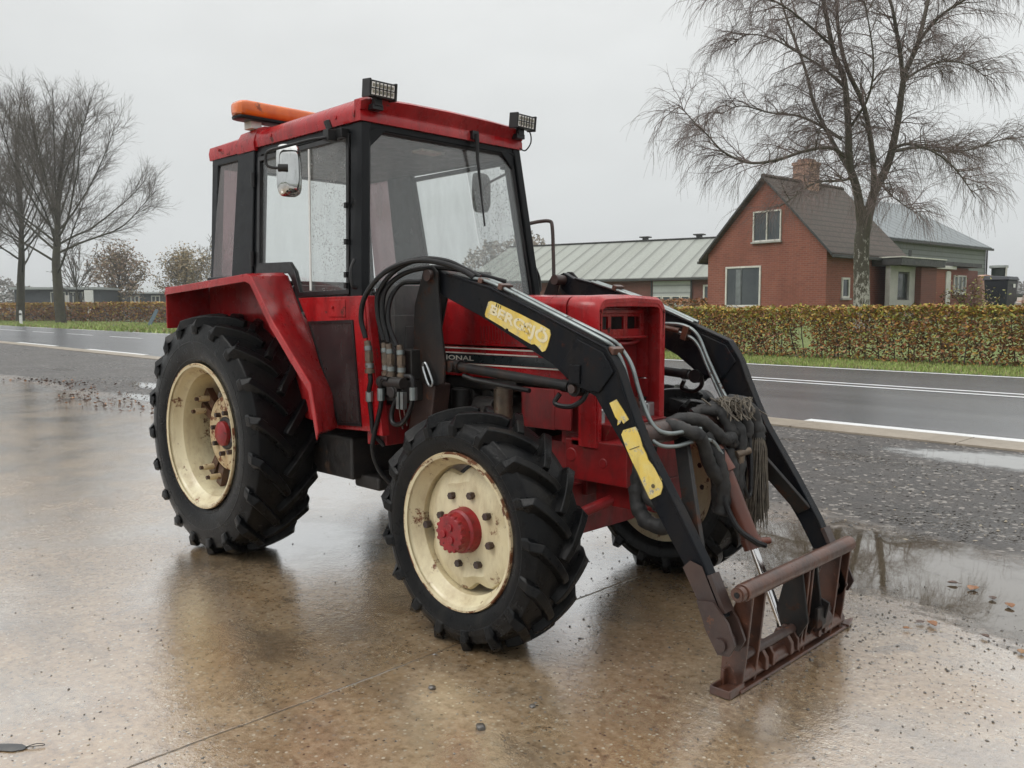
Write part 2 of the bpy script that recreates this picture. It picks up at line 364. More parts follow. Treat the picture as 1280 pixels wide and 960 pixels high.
def front_wheel(side):
    c = Vector((2.28, 0, .534)); R = .359; o = .936
    mb = MB()
    prof = [(R - .014, o - .004), (R, o), (R + .004, o - .012), (R - .012, o - .02), (R - .02, o - .03), (R - .035, o - .055), (R - .052, o - .075), (R - .056, o - .22), (R - .03, o - .25), (R, o - .28)]
    back = [(r - .007, a) for r, a in prof[::-1]]
    mb.lathe([(r, side * a) for r, a in prof + back], c, 80, ms=[1, 1, 1, 1, 0, 0, 0, 0, 0, 0] + [0] * 20, closed=True)
    # disc with four flats (scalloped outline), set 6 cm in
    d = o - .085; n = 96; rings = []
    for r0, a0, scal in ((.085, d + .012, 0), (.15, d + .012, 0), (.185, d + .004, 0), (.225, d + .012, .3), (.285, d - .008, .85), (.298, d - .03, 1)):
        rings.append([(r0 - scal * .045 * max(0, math.cos(4 * (2 * PI * j / n) + .9)) ** 3, a0, 2 * PI * j / n) for j in range(n)])
    vs = [(c.x + r * math.sin(t), side * a, c.z + r * math.cos(t)) for rg in rings for r, a, t in rg]
    fs = [(i * n + j, (i + 1) * n + j, (i + 1) * n + (j + 1) % n, i * n + (j + 1) % n) for i in range(len(rings) - 1) for j in range(n)]
    mb.add(vs, fs, 0)
    o_ = mb.build('wheel', ['cream', 'rim_rust'], T, smooth=30, fix=True)
    o_['label'] = 'smaller front wheel with cream rim and red planetary hub'
    h = MB()
    h.lathe([(r, side * a) for r, a in [(.0, o + .032), (.055, o + .034), (.078, o + .03), (.084, o + .02), (.088, o - .02), (.10, o - .028), (.104, o - .07), (.112, o - .085)]], c, 40)
    for k in range(16):
        a = 2 * PI * k / 16; p = c + Vector((math.sin(a) * .080, side * (o + .008), math.cos(a) * .080)); h.cyl(p, p + Vector((0, side * .022, 0)), .0095, 8)
    for k in range(3):
        a = 2 * PI * k / 3 + .4; p = c + Vector((math.sin(a) * .032, side * (o + .03), math.cos(a) * .032)); h.cyl(p, p + Vector((0, side * .012, 0)), .018, 10)
    h.build('hub', 'red_hub', o_, bevel=.003, fix=True)
    b = MB()
    for k in range(8):
        a = 2 * PI * k / 8 + .25; bolt(b, c + Vector((math.sin(a) * .168, side * (d + .005), math.cos(a) * .168)), .017, .028, side)
    bolt(b, c + Vector((-.26, side * (o - .08), -.02)), .018, .03, side)
    b.build_each('wheel_nut', 'rust_dark', o_)
    t = tyre_mesh(.558, .534, .785, .165, .142, .355, 17, .040, .052, .33, side)
    t.v = [(x + 2.28, y, z + .534) for x, y, z in t.v]
    t.build('tyre', 'rubber', o_, bevel=.006, smooth=40, fix=True)
for sd in (-1, 1):
    rear_wheel(sd); front_wheel(sd)

# ---- chassis, engine, axles
mb = MB()
mb.span((-.35, -.24, .52), (.62, .24, 1.0)); mb.span((.62, -.19, .50), (1.35, .19, .95)); mb.span((1.35, -.22, .55), (2.1, .22, .95))
mb.cyl((0, -.86, .745), (0, .86, .745), .11, 20); mb.cyl((0, -.70, .745), (0, -.55, .745), .2, 20); mb.cyl((0, .55, .745), (0, .70, .745), .2, 20)
mb.span((-.30, -.66, .98), (1.0, .66, 1.02)); mb.span((.35, -.62, .55), (1.05, -.24, .80)); mb.span((.45, .24, .55), (1.05, .62, .82))
mb.span((.98, -.56, .50), (1.22, -.30, .58))
mb.build('transmission_housing', 'cast', T, bevel=.02)
mb = MB()
mb.span((1.36, -.20, .93), (2.08, .20, 1.5))
for k in range(4): mb.cyl((1.5 + k * .15, -.26, 1.06), (1.5 + k * .15, -.19, 1.06), .045, 12)
mb.span((1.45, -.27, 1.10), (2.02, -.2, 1.17)); mb.cyl((1.62, -.29, .95), (1.62, -.29, 1.10), .055, 16)
mb.cyl((1.80, -.33, 1.02), (1.95, -.33, 1.02), .055, 16)
mb.build('engine_block', 'cast', T, bevel=.01)
mb = MB(); mb.cyl((1.99, -.33, .92), (1.99, -.33, 1.12), .05, 16); mb.cyl((1.99, -.33, 1.11), (1.99, -.33, 1.135), .04, 16); mb.tube(curve_pts([(2.0, -.30, .95), (2.04, -.36, .92), (2.08, -.38, .93)]), .018, 8)
mb.build('fuel_filter', 'brass', T)
mb = MB()
mb.span((1.9, -.17, .60), (2.42, .17, .86)); mb.span((2.36, -.27, .70), (2.74, .27, .90)); mb.span((2.50, -.20, .58), (2.74, .20, .70))
mb.prism([(2.30, .86), (2.56, .86), (2.62, .98), (2.30, .98)], -.23, .23)
mb.cyl((2.40, -.275, .82), (2.40, -.262, .82), .035, 16); mb.cyl((2.60, -.275, .80), (2.60, -.262, .80), .025, 16)
mb.build('front_support', 'red_dull', T, bevel=.012)
mb = MB()
mb.prism([(-.68, .46), (-.25, .40), (.25, .40), (.68, .46), (.68, .60), (.25, .66), (-.25, .66), (-.68, .60)], 2.17, 2.39, 'x')
for s in (-1, 1): mb.cyl((2.28, s * .60, .534), (2.28, s * .85, .534), .105, 20); mb.cyl((2.28, s * .66, .36), (2.28, s * .66, .70), .07, 16)
mb.tube([(2.10, -.62, .52), (2.12, 0, .50), (2.10, .62, .52)], .022, 8)
mb.tube([(2.46, -.60, .50), (2.60, -.15, .62)], .028, 8); mb.tube([(2.46, .60, .50), (2.60, .15, .62)], .028, 8)
mb.build('front_axle', 'red_dull', T, bevel=.01)

# ---- bonnet
def arch(hw, zt, zb, r, n=7):
    """open arch section (y, z) from right lower edge over the top to left lower edge"""
    pts = [(-hw, zb)]
    for k in range(n): a = PI - (PI / 2) * k / (n - 1); pts.append((-hw + r + r * math.cos(a), zt - r + r * math.sin(a)))
    pts.append((0, zt + .008)); return pts + [(-y, z) for y, z in pts[-2::-1]]
def loft(mb, secs, xs, m=0, th=.012):
    n = len(secs[0]); vs = []
    for x, sc in zip(xs, secs): vs += [((x(y, z) if callable(x) else x), y, z) for y, z in sc]
    for x, sc in zip(xs, secs):
        cy, cz = 0, sum(p[1] for p in sc) / n
        vs += [((x(y, z) if callable(x) else x), y - math.copysign(th, y) * (abs(y) > .01), z - (th if z > cz else 0)) for y, z in sc]
    k = len(secs); fs = []
    for L_ in range(2):
        o = L_ * k * n
        for i in range(k - 1):
            for j in range(n - 1):
                q = (o + i * n + j, o + (i + 1) * n + j, o + (i + 1) * n + j + 1, o + i * n + j + 1); fs.append(q if L_ else q[::-1])
    h = k * n
    for i in range(k - 1):
        for j in (0, n - 1): fs.append((i * n + j, (i + 1) * n + j, h + (i + 1) * n + j, h + i * n + j))
    for j in range(n - 1):
        for i in (0, k - 1): fs.append((i * n + j, i * n + j + 1, h + i * n + j + 1, h + i * n + j))
    mb.add(vs, fs, m)
mb = MB()
loft(mb, [arch(.284, 1.605, 1.338, .05), arch(.284, 1.600, 1.338, .05), arch(.284, 1.592, 1.338, .05)], [1.30, 1.9, 2.375])
hood = mb.build('bonnet', 'red', T, smooth=40, fix=True)
for s in (-1, 1):
    mb = MB()
    for k in range(9): mb.box((1.78 + k * .022, s * .2848, 1.405 + k * .0), (.006, .004, .075), 0, Matrix.Rotation(-.10, 3, 'Y'))
    for k in range(14): mb.cyl((1.70 + k * .026, s * .283, 1.357), (1.70 + k * .026, s * .2855, 1.357), .006, 8)
    mb.build('louvres', 'red_dull', hood)
for s in (-1, 1):
    mb = MB(); mb.span((1.12, s * .262, 1.165), (2.375, s * .282, 1.328))
    pn = mb.build('side_panel', 'red', T, bevel=.004)
    st = MB()
    def stp(x0, x1, z0, z1, m, e=.0045): st.span((x0, s * .2815, z0), (x1, s * (.2815 + e), z1), m)
    stp(1.125, 2.17, 1.3165, 1.3235, 0); stp(1.125, 2.19, 1.290, 1.2965, 0); stp(1.125, 2.33, 1.240, 1.287, 1, .003); stp(1.125, 2.35, 1.2305, 1.2375, 0)
    tv, tf = text_geo('INTERNATIONAL', .02)
    L0, L1 = 1.135, 1.718
    def put(txtv, x0, x1, z0, z1):
        return [((x0 + (x1 - x0) * u) if s < 0 else (x1 - (x1 - x0) * u), s * .2852, z0 + (z1 - z0) * w) for u, w in txtv]
    st.add(put(tv, L0, L1, 1.2525, 1.2785), tf, 0)
    st.build('side_stripe', ['stripe_white', 'stripe_black'], pn)
# ---- nose cowl with open grille
mb = MB()
xf = 2.57
sec = arch(.286, 1.597, .868, .07, 9)
loft(mb, [arch(.286, 1.594, 1.17, .055, 9), arch(.288, 1.596, 1.17, .06, 9), sec and arch(.286, 1.592, 1.17, .07, 9), arch(.272, 1.578, 1.17, .07, 9)], [2.385, 2.42, 2.545, xf], th=.02)
# front posts and lintel form the frame of the opening
fr = [(-.272, .868), (-.272, 1.51), (-.257, 1.55), (-.21, 1.578), (0, 1.584), (.21, 1.578), (.257, 1.55), (.272, 1.51), (.272, .868)]
inn = [(-.240, .91), (-.240, 1.505), (-.234, 1.528), (-.205, 1.540), (0, 1.543), (.205, 1.540), (.228, 1.528), (.234, 1.505), (.234, .91)]
vs = [(xf, y, z) for y, z in fr] + [(xf - .004, y, z) for y, z in inn] + [(xf - .05, y, z) for y, z in inn] + [(xf - .12, y * 1.02, z) for y, z in fr]
n = 9
fs = []
for a in range(3):
    for j in range(n - 1): fs.append((a * n + j, a * n + j + 1, (a + 1) * n + j + 1, (a + 1) * n + j))
for j in range(n - 1): fs.append((3 * n + j, 3 * n + j + 1, j + 1, j))
fs += [(0, n, 2 * n, 3 * n), (n - 1, 4 * n - 1, 3 * n - 1, 2 * n - 1)]
mb.add(vs, fs)
for s in (-1, 1):
    mb.prism([(2.40, 1.165), (2.555, 1.165), (2.565, .868), (2.47, .868), (2.47, 1.07), (2.40, 1.07)], s * .262, s * .281)
mb.span((2.40, -.27, .868), (2.562, .27, .905)); 
cowl = mb.build('grille_cowl', 'red', T, bevel=.007, smooth=45, fix=True)
mb = MB()   # recessed panel with three square openings, radiator behind
zs = (1.385, 1.405, 1.475, 1.54)
ys = [-.24, -.135, -.062, -.036, .066, .098, .205, .24]
for i in range(7):
    if i in (1, 3, 5):
        mb.span((2.445, ys[i], 1.372), (2.460, ys[i + 1], 1.430)); mb.span((2.445, ys[i], 1.492), (2.460, ys[i + 1], 1.54))
    else: mb.span((2.445, ys[i], 1.372), (2.460, ys[i + 1], 1.54))
mb.span((2.46, -.235, 1.383), (2.49, .235, 1.393))
mb.span((2.46, -.215, 1.508), (2.475, .215, 1.528))
mb.build('grille_panel', 'red', cowl, bevel=.003)
mb = MB(); mb.span((2.36, -.235, .92), (2.42, .235, 1.36)); mb.span((2.385, -.10, .90), (2.44, .12, 1.0)); mb.span((2.30, -.24, 1.38), (2.40, .24, 1.55), 1)  # top box coloured black to put shade behind the panel openings
mb.tube(curve_pts([(2.44, -.05, 1.372), (2.47, .05, 1.355), (2.46, .17, 1.362), (2.44, .22, 1.372)]), .011, 8, 0)
mb.build('radiator', ['red_dull', 'cast'], cowl, bevel=.004)
mb = MB(); mb.tube(curve_pts([(2.45, .05, 1.0), (2.47, .12, 1.06), (2.46, .20, 1.0)]), .028, 8); mb.span((2.43, .06, .91), (2.47, .21, .97)); mb.build('bracket', 'rust', cowl, bevel=.004)
for s in (-1, 1):
    mb = MB(); mb.span((2.30, s * .262, .93), (2.07, s * .280, 1.135)); mb.span((2.30, s * .262, .935), (2.405, s * .281, 1.162)); mb.build('radiator_shroud', 'red_dull', T, bevel=.006)
    mb = MB(); mb.span((2.46, s * .17, .945), (2.535, s * .262, 1.05)); hl = mb.build('headlight', 'headlamp', T, bevel=.01)

# ---- cab
CW = lambda z: .71 - .1 * max(0, z - 1.63)        # half width of the side plane
def pillar(mb, pts, s, th=.05, off=.0, m=0):
    """polygon (x,z) on the cab side plane, given inward thickness"""
    mb.prism(pts, lambda p: s * (CW(p[1]) + off), lambda p: s * (CW(p[1]) + off - th), 'y', m)
mb = MB()
for s in (-1, 1):
    pillar(mb, [(1.187, 1.20), (1.300, 1.20), (1.297, 1.64), (1.199, 2.555), (1.092, 2.555), (1.187, 1.64)], s, .055)          # front pillar
    pillar(mb, [(-.13, 1.72), (.195, 1.72), (.125, 2.555), (-.145, 2.555)], s, .05, -.002)
    pillar(mb, [(-.13, 1.72), (.135, 1.72), (.065, 2.555), (-.145, 2.555)], s, .02, .014)                                  # centre pillar
    pillar(mb, [(-.50, 1.0), (-.44, 1.0), (-.445, 2.555), (-.53, 2.555)], s, .05)                                          # rear pillar
    pillar(mb, [(-.50, 1.70), (-.1, 1.70), (-.1, 1.75), (-.50, 1.75)], s, .03)
    pillar(mb, [(-.53, 2.50), (1.199, 2.50), (1.199, 2.556), (-.53, 2.556)], s, .06, -.001)                                # top rail
    mb.prism([(1.295, 1.60), (1.235, 2.10), (1.295, 1.60 + .02)], s * .5, s * .51) if False else None
mb.span((1.12, -.60, 2.515), (1.190, .60, 2.560)); mb.span((-.53, -.60, 2.49), (-.47, .60, 2.555)); mb.span((-.50, -.66, 1.68), (-.45, .66, 1.74))
# corner gussets inside the windscreen frame
for s in (-1, 1):
    mb.prism([(s * .575, 2.50), (s * .50, 2.53), (s * .575, 2.53)], 1.195, 1.165, 'x')
    mb.prism([(s * .575, 2.53), (s * .44, 2.53), (s * .58, 2.40)], 1.192, 1.170, 'x')
cabf = mb.build('cab_frame', 'cabframe', T, bevel=.008, fix=True)
mb = MB()
mb.span((-.45, -.66, .95), (1.28, .66, .99)); mb.span((-.50, -.67, .95), (-.46, .67, 1.70))
mb.span((1.24, .30, .95), (1.28, .66, 1.22)); mb.span((1.24, -.66, .95), (1.28, -.30, 1.22)); mb.span((1.22, -.66, 1.19), (1.27, .66, 1.22))
mb.build('cab_floor', 'grime', T, bevel=.004)
# windscreen: one leaning pane
def wx(z): return 1.300 - .109 * max(0, z - 1.64) - .006
mb = MB()
for z0, z1 in ((1.225, 1.64), (1.64, 2.525)):
    vs = [(wx(z0) - .03, -CW(z0) + .055, z0), (wx(z0) - .03, CW(z0) - .055, z0), (wx(z1) - .03, CW(z1) - .055, z1), (wx(z1) - .03, -CW(z1) + .055, z1)]
    mb.hexa(vs + [(x + .005, y, z) for x, y, z in vs])
mb.build('windscreen', 'glass_screen', T, smooth=0, fix=True)
mb = MB()    # dark rubber seal
for s in (-1, 1):
    mb.tube([(wx(1.23) - .024, s * (CW(1.2) - .06), 1.23), (wx(1.64) - .024, s * (CW(1.64) - .06), 1.64), (wx(2.5) - .024, s * (CW(2.5) - .065), 2.5)], .012, 6)
mb.tube([(wx(2.51) - .024, -.57, 2.512), (wx(2.51) - .024, .57, 2.512)], .012, 6)
mb.build('window_seal', 'darkplastic', T)
# rear and side panes
mb = MB(); mb.span((-.49, -.60, 1.74), (-.485, .60, 2.49)); mb.build('rear_window', 'glass', T, smooth=0)
for s in (-1, 1):
    mb = MB(); pillar(mb, [(-.445, 1.75), (-.13, 1.75), (-.145, 2.50), (-.455, 2.50)], s, .005, -.015); mb.build('quarter_window', 'glass_red', T, smooth=0, fix=True)
    # door: red lower shell, frame, glass
    mb = MB()
    pillar(mb, [(.665, 1.60), (1.315, 1.605), (1.335, 1.475), (1.33, 1.44), (1.375, .875), (1.055, .862), (1.03, .90), (.75, 1.48)], s, .03, .002)
    d = mb.build('door', 'red', T, bevel=.005, fix=True)
    mb = MB()
    out = [(.10, 2.49), (.175, 1.748), (.545, 1.748), (.585, 1.715), (.675, 1.605), (1.185, 1.615), (1.085, 2.50)]
    cx, cz = .65, 2.1
    inn_ = [(.130, 2.462), (.203, 1.820), (.548, 1.815), (.622, 1.757), (.692, 1.632), (1.160, 1.640), (1.064, 2.472)]
    vs = []
    for pl, off in ((out, .006), (inn_, .006), (inn_, -.022), (out, -.022)): vs += [(x, s * (CW(z) + off), z) for x, z in pl]
    k = 7; fs = [(a * k + j, a * k + (j + 1) % k, ((a + 1) % 4) * k + (j + 1) % k, ((a + 1) % 4) * k + j) for a in range(4) for j in range(k)]
    mb.add(vs, fs)
    df = mb.build('door_frame', 'darkplastic', d, bevel=.003, fix=True)
    mb = MB(); pillar(mb, [(.125, 2.466), (.198, 1.816), (.545, 1.812), (.618, 1.755), (.688, 1.628), (.80, 1.63), (.685, 2.475)], s, .005, -.008)
    mb.build('door_glass', 'glass_door', d, smooth=0, fix=True)
    mb = MB(); pillar(mb, [(.695, 2.475), (.81, 1.63), (1.165, 1.636), (1.068, 2.476)], s, .005, -.006)
    mb.build('sliding_glass', 'glass_wet', d, smooth=0, fix=True)
    mb = MB(); mb.tube([(.69, s * (CW(2.46) + .002), 2.462), (.805, s * (CW(1.64) + .002), 1.64)], .0075, 6); 
    if s < 0: mb.build('glass_edge_strip', 'white', d)
    mb = MB(); pillar(mb, [(.785, 1.455), (1.215, 1.467), (1.277, .905), (1.065, .892)], s, .006, .0045); mb.build('lower_window', 'glass_dirty', d, smooth=0, fix=True)
    mb = MB()
    lw = [(.775, 1.463), (1.222, 1.475), (1.285, .897), (1.06, .884)]; lo = [(.792, 1.447), (1.207, 1.459), (1.268, .913), (1.072, .900)]
    vs = []
    for pl, off in ((lw, .007), (lo, .007), (lo, -.0), (lw, -.0)): vs += [(x, s * (.712 + off), z) for x, z in pl]
    mb.add(vs, [(a * 4 + j, a * 4 + (j + 1) % 4, ((a + 1) % 4) * 4 + (j + 1) % 4, ((a + 1) % 4) * 4 + j) for a in range(4) for j in range(4)])
    mb.build('window_seal', 'darkplastic', d, fix=True)
    mb = MB(); mb.span((.99, s * .712, 1.49), (1.15, s * .7165, 1.585)); mb.cyl((1.035, s * .7165, 1.545), (1.035, s * .73, 1.545), .009, 8); mb.build('door_lock', 'red', d, bevel=.003)
    mb = MB()
    for zz in (1.85, 2.35): mb.cyl((.115 - .07 * (zz - 1.8) / .7 + .02, s * (CW(zz) + .016), zz - .045), (.115 - .07 * (zz - 1.8) / .7 + .02, s * (CW(zz) + .016), zz + .045), .014, 8)
    for zz in (1.66, 1.72, 1.90, 2.10): mb.box((1.172 - .11 * (zz - 1.63), s * (CW(zz) + .012), zz), (.02, .02, .03))
    mb.build_each('hinge', 'darkplastic', d)
    # grab loop at the foot of the front pillar
    mb = MB(); mb.tube(curve_pts([(1.245, s * .715, 1.80), (1.25, s * .745, 1.74), (1.262, s * .745, 1.66), (1.262, s * .715, 1.645)]), .009, 6); mb.build('door_handle', 'darkplastic', T)
    # red sill below door frame / A-post lower
    mb = MB(); pillar(mb, [(1.320, 1.605), (1.345, 1.605), (1.365, 1.44), (1.46, .86), (1.385, .86), (1.335, 1.44)], s, .05, -.003); mb.span((1.30, s * .30, .80), (1.36, s * .69, 1.22)); mb.build('cab_front_post', 'red', T, bevel=.004, fix=True)
# fenders
for s in (-1, 1):
    mb = MB()
    top = [(-.47, 1.673), (.60, 1.735), (.655, 1.718), (.867, 1.474), (1.237, 1.144), (1.302, .895)]
    ins = [(-.47, 1.70), (.50, 1.752), (.545, 1.735), (.705, 1.47), (1.0, 1.06), (1.04, .872)]
    vs = []
    for (x, z), (x2, z2) in zip(top, ins): vs += [(x, s * 1.0, z), (x2, s * .708, z2), (x2 - .012, s * .708, z2 - .014), (x - .012, s * .99, z - .014)]
    k = len(top); fs = [(i * 4 + j, (i + 1) * 4 + j, (i + 1) * 4 + (j + 1) % 4, i * 4 + (j + 1) % 4) for i in range(k - 1) for j in range(4)] + [(0, 1, 2, 3), tuple((k - 1) * 4 + j for j in range(4))]
    mb.add(vs, fs)
    # lip turned down along the outer edge, rear apron, inner wall
    lip = [(x, z) for x, z in top]
    vs = []
    for x, z in lip: vs += [(x, s * 1.003, z), (x - .018, s * 1.003, z - .045), (x - .018, s * .993, z - .045), (x, s * .993, z)]
    mb.add(vs, fs)
    mb.hexa([(-.476, s * 1.0, 1.41), (-.466, s * 1.0, 1.41), (-.466, s * .70, 1.41), (-.476, s * .70, 1.41), (-.476, s * 1.0, 1.68), (-.466, s * 1.0, 1.68), (-.466, s * .70, 1.71), (-.476, s * .70, 1.71)])
    mb.prism([(-.50, 1.0), (1.03, .86), (1.0, 1.06), (.70, 1.46), (.53, 1.735), (-.47, 1.72)], s * .700, s * .690)
    mb.build('fender', 'red', T, bevel=.004, smooth=25, fix=True)
# roof
mb = MB()
def roof_sec(hw, z0, zt, dz):
    a = [(-hw, z0), (-hw - .006, z0 + .045), (-hw + .004, z0 + .085), (-hw + .03, zt), (-hw + .075, zt + .018), (-.3, zt + .026 + dz), (0, zt + .030 + dz)]
    return a + [(-y, z) for y, z in a[-2::-1]]
def roof_part(x0, x1, secs, front=False):
    n = len(secs[0]); k = len(secs); vs = []
    for i, sc in enumerate(secs):
        x = x0 + (x1 - x0) * i / (k - 1); vs += [(x, y, z) for y, z in sc]
    fs = [(i * n + j, (i + 1) * n + j, (i + 1) * n + j + 1, i * n + j + 1) for i in range(k - 1) for j in range(n - 1)] + [(i * n, (i + 1) * n, (i + 1) * n + n - 1, i * n + n - 1) for i in range(k - 1)]
    fs += [tuple(range(n)), tuple(range((k - 1) * n, k * n))]; mb.add(vs, fs)
roof_part(-.56, -.135, [roof_sec(.622, 2.545, 2.632, -.01), roof_sec(.628, 2.545, 2.648, 0)])
roof_part(-.14, .085, [roof_sec(.640, 2.535, 2.665, .01), roof_sec(.642, 2.535, 2.675, .01)])
roof_part(.08, 1.155, [roof_sec(.632, 2.552, 2.658, .0), roof_sec(.632, 2.552, 2.668, .0), roof_sec(.632, 2.552, 2.676, 0)])
# visor: overhanging top lip, concave face, lower flange
ys_ = [-.632, -.60, -.53, -.3, 0, .3, .53, .60, .632]
rows = []
for y in ys_:
    e = 1 if abs(y) > .61 else 0; c = (.0 if abs(y) < .56 else .02) if not e else .025
    zt = 2.680 + .020 * (1 - (abs(y) / .64) ** 2.2) - (.012 if e else .0)
    rows.append([(1.15, zt + .0), (1.215 - c * .6, zt - .002), (1.238 - c, zt - .016), (1.232 - c * .8, zt - .03), (1.205, zt - .05 - .012), (1.196, 2.612), (1.205, 2.600), (1.208, 2.552), (1.15, 2.552)])
k = len(rows); n = 9
vs = [(x, y, z) for y, r in zip(ys_, rows) for x, z in r]
fs = [(i * n + j, (i + 1) * n + j, (i + 1) * n + (j + 1) % n, i * n + (j + 1) % n) for i in range(k - 1) for j in range(n)] + [tuple(range(n)), tuple(range((k - 1) * n, k * n))]
mb.add(vs, fs)
for x in (-.4, .28, .98): mb.cyl((x, -.632, 2.60), (x, -.642, 2.60), .012, 8)
roof = mb.build('cab_roof', 'red', T, bevel=.004, smooth=50, fix=True)
mb = MB(); mb.span((-.50, -.57, 2.50), (1.12, .57, 2.545)); mb.build('headliner', 'grime', T, bevel=.01)
mb = MB(); mb.span((.98, -.10, 2.472), (1.08, .08, 2.489)); mb.build('interior_lamp', 'white', T, bevel=.006)
# beacon bar across the roof
mb = MB()
def capsule(y0, y1, x, z, rx, rz, n=20, m=0):
    st = [(y0, .55), (y0 + .015, .86), (y0 + .05, 1), (y1 - .05, 1), (y1 - .015, .86), (y1, .55)]; vs = []
    for y, q in st:
        for j in range(n):
            a = 2 * PI * j / n; ca, sa = math.cos(a), math.sin(a); e = .45
            vs.append((x + rx * q * math.copysign(abs(ca) ** e, ca), y, z + rz * q * math.copysign(abs(sa) ** e, sa)))
    fs = [(i * n + j, (i + 1) * n + j, (i + 1) * n + (j + 1) % n, i * n + (j + 1) % n) for i in range(5) for j in range(n)] + [tuple(range(n)), tuple(range(5 * n, 6 * n))]
    mb.add(vs, fs, m)
capsule(-.735, .42, .02, 2.790, .080, .052)
bc = mb.build('beacon_bar', 'amber', T, smooth=40, fix=True)
mb = MB(); capsule(-.735, .42, .02, 2.736, .07, .014); bb = mb.build('bar_base', 'cabframe', bc, smooth=40, fix=True)
mb = MB(); mb.tube(curve_pts([(.02, -.5, 2.792), (.02, -.498, 2.792)]), .0895, 20) if False else mb.span((.0, -.44, 2.742), (.05, -.40, 2.835)); mb.build('lamp_reflector', 'rust_orange', bc)
for y in (-.60, .50 - .15):
    mb = MB(); mb.box((.0, y, 2.705), (.09, .075, .055)); mb.build('bar_mount', 'white', bc, bevel=.004)
# work lights
def work_light(y, yaw):
    c = Vector((1.266, y, 2.712)); R = Matrix.Rotation(yaw, 3, 'Z') @ Matrix.Rotation(.10, 3, 'Y'); mb = MB()
    q = lambda p: c + R @ Vector(p)
    mb.box(c, (.055, .168, .085), 0, R)
    for k in range(7): mb.box(q((-.035, -.072 + k * .024, 0)), (.03, .006, .075), 0, R)
    for s in (-1, 1): mb.box(q((0, s * .087, 0)), (.07, .012, .095), 0, R)
    mb.box(c + Vector((-.025, 0, -.055)), (.03, .05, .05)); mb.box(c + Vector((-.040, 0, -.085)), (.05, .07, .03))
    o = mb.build('work_light', 'darkplastic', T, bevel=.005)
    l = MB(); l.box(q((.0285, 0, 0)), (.004, .150, .066), 0, R); ln = l.build('lens', 'led', o)
    l = MB()
    for i in range(6):
        for j in (-1, 1): l.box(q((.031, -.0625 + i * .025, j * .0165)), (.003, .013, .015), 0, R)
    l.build('lamp_cells', 'cell', o)
    l = MB()
    for i in range(5): l.box(q((.0325, -.050 + i * .025, 0)), (.005, .004, .064), 0, R)
    l.box(q((.0325, 0, 0)), (.005, .150, .004), 0, R); l.build('lamp_grid', 'darkplastic', o)
    w = MB(); w.tube(curve_pts([q((-.03, .05, -.03)), q((-.02, .100, -.05)), c + Vector((-.03, .105, -.11)), c + Vector((-.05, .075, -.16)), c + Vector((-.06, .03, -.15))]), .0045, 6)
    if y > 0: w.build('cable', 'hose', o)
work_light(-.545, 0.0); work_light(.575, .05)
# wiper
mb = MB(); mb.tube([(1.235, .205, 2.59), (1.232, .205, 2.545)], .013, 8); mb.tube([(1.232, .207, 2.565), (1.228, .215, 2.44), (1.243, .235, 2.20)], [.015, .010, .006], 6); mb.tube([(1.225, .215, 2.43), (1.25, .252, 2.04)], .006, 6)
mb.box((1.205, .20, 2.585), (.05, .05, .05)); mb.build('wiper', 'darkplastic', T)
# mirrors
def mirror(s):
    mb = MB(); xm, ym = (.87, .87) if s < 0 else (.52, .92)
    zc = 2.295 if s < 0 else 2.375
    n = 28; R = Matrix.Rotation(s * .15, 3, 'Z'); vs = []
    for dx, q in ((.035, .55), (.030, .82), (.012, .97), (-.02, 1.0), (-.022, .93), (-.018, .9)):
        for j in range(n):
            a = 2 * PI * j / n; ca, sa = math.cos(a), math.sin(a); e = .45
            p = R @ Vector((dx, (.068 if s < 0 else .085) * q * math.copysign(abs(ca) ** e, ca), .143 * q * math.copysign(abs(sa) ** e, sa))); vs.append(Vector((xm, s * ym, zc)) + p)
    fs = [(i * n + j, (i + 1) * n + j, (i + 1) * n + (j + 1) % n, i * n + (j + 1) % n) for i in range(5) for j in range(n)] + [tuple(range(n)), tuple(range(5 * n, 6 * n))]
    mb.add(vs, fs); o = mb.build('mirror', 'mirrorshell' if s < 0 else 'darkplastic', T, smooth=50, fix=True)
    o['label'] = 'wing mirror with pale glossy shell' if s < 0 else 'wing mirror with dark shell'
    m2 = MB(); m2.tube(curve_pts([(1.02, s * .655, 2.50), (1.0, s * .72, 2.475), (.965, s * .80, 2.455), (.92, s * .925, 2.41), (.86, s * .985, 2.388), (.838, s * .995, 2.36), (.838, s * .99, 2.315), (.862, s * .965, 2.30), (.895, s * .91, 2.30)] if s < 0 else [(1.02, s * .655, 2.50), (1.0, s * .72, 2.475), (.90, s * .80, 2.46), (xm + .06, s * ym, 2.43), (xm + .055, s * ym, zc), (xm + .03, s * ym, zc)]), .009, 8)
    m2.cyl((.875, s * .945, 2.30), (.905, s * .90, 2.30), .022, 10) if s < 0 else m2.cyl((xm + .02, s * ym, 2.30), (xm + .06, s * ym, 2.30), .022, 10); m2.box((1.03, s * .645, 2.50), (.10, .05, .05)); m2.box((1.0, s * .69, 2.49), (.05, .06, .06)); m2.tube([(1.0, s * .69, 2.52), (.985, s * .70, 2.57)], .02, 8)
    m2.build('mirror_arm', 'darkplastic', o, bevel=.004)
mirror(-1); mirror(1)
mb = MB(); mb.tube(curve_pts([(1.20, .70, 2.09), (1.24, .76, 2.105), (1.30, .79, 2.105), (1.325, .79, 2.07), (1.34, .785, 1.9), (1.36, .77, 1.66)], 5), .012, 8); mb.tube([(1.15, .62, 2.07), (1.22, .71, 2.09)], .009, 6); mb.build('grab_rail', 'rust_dark', T)
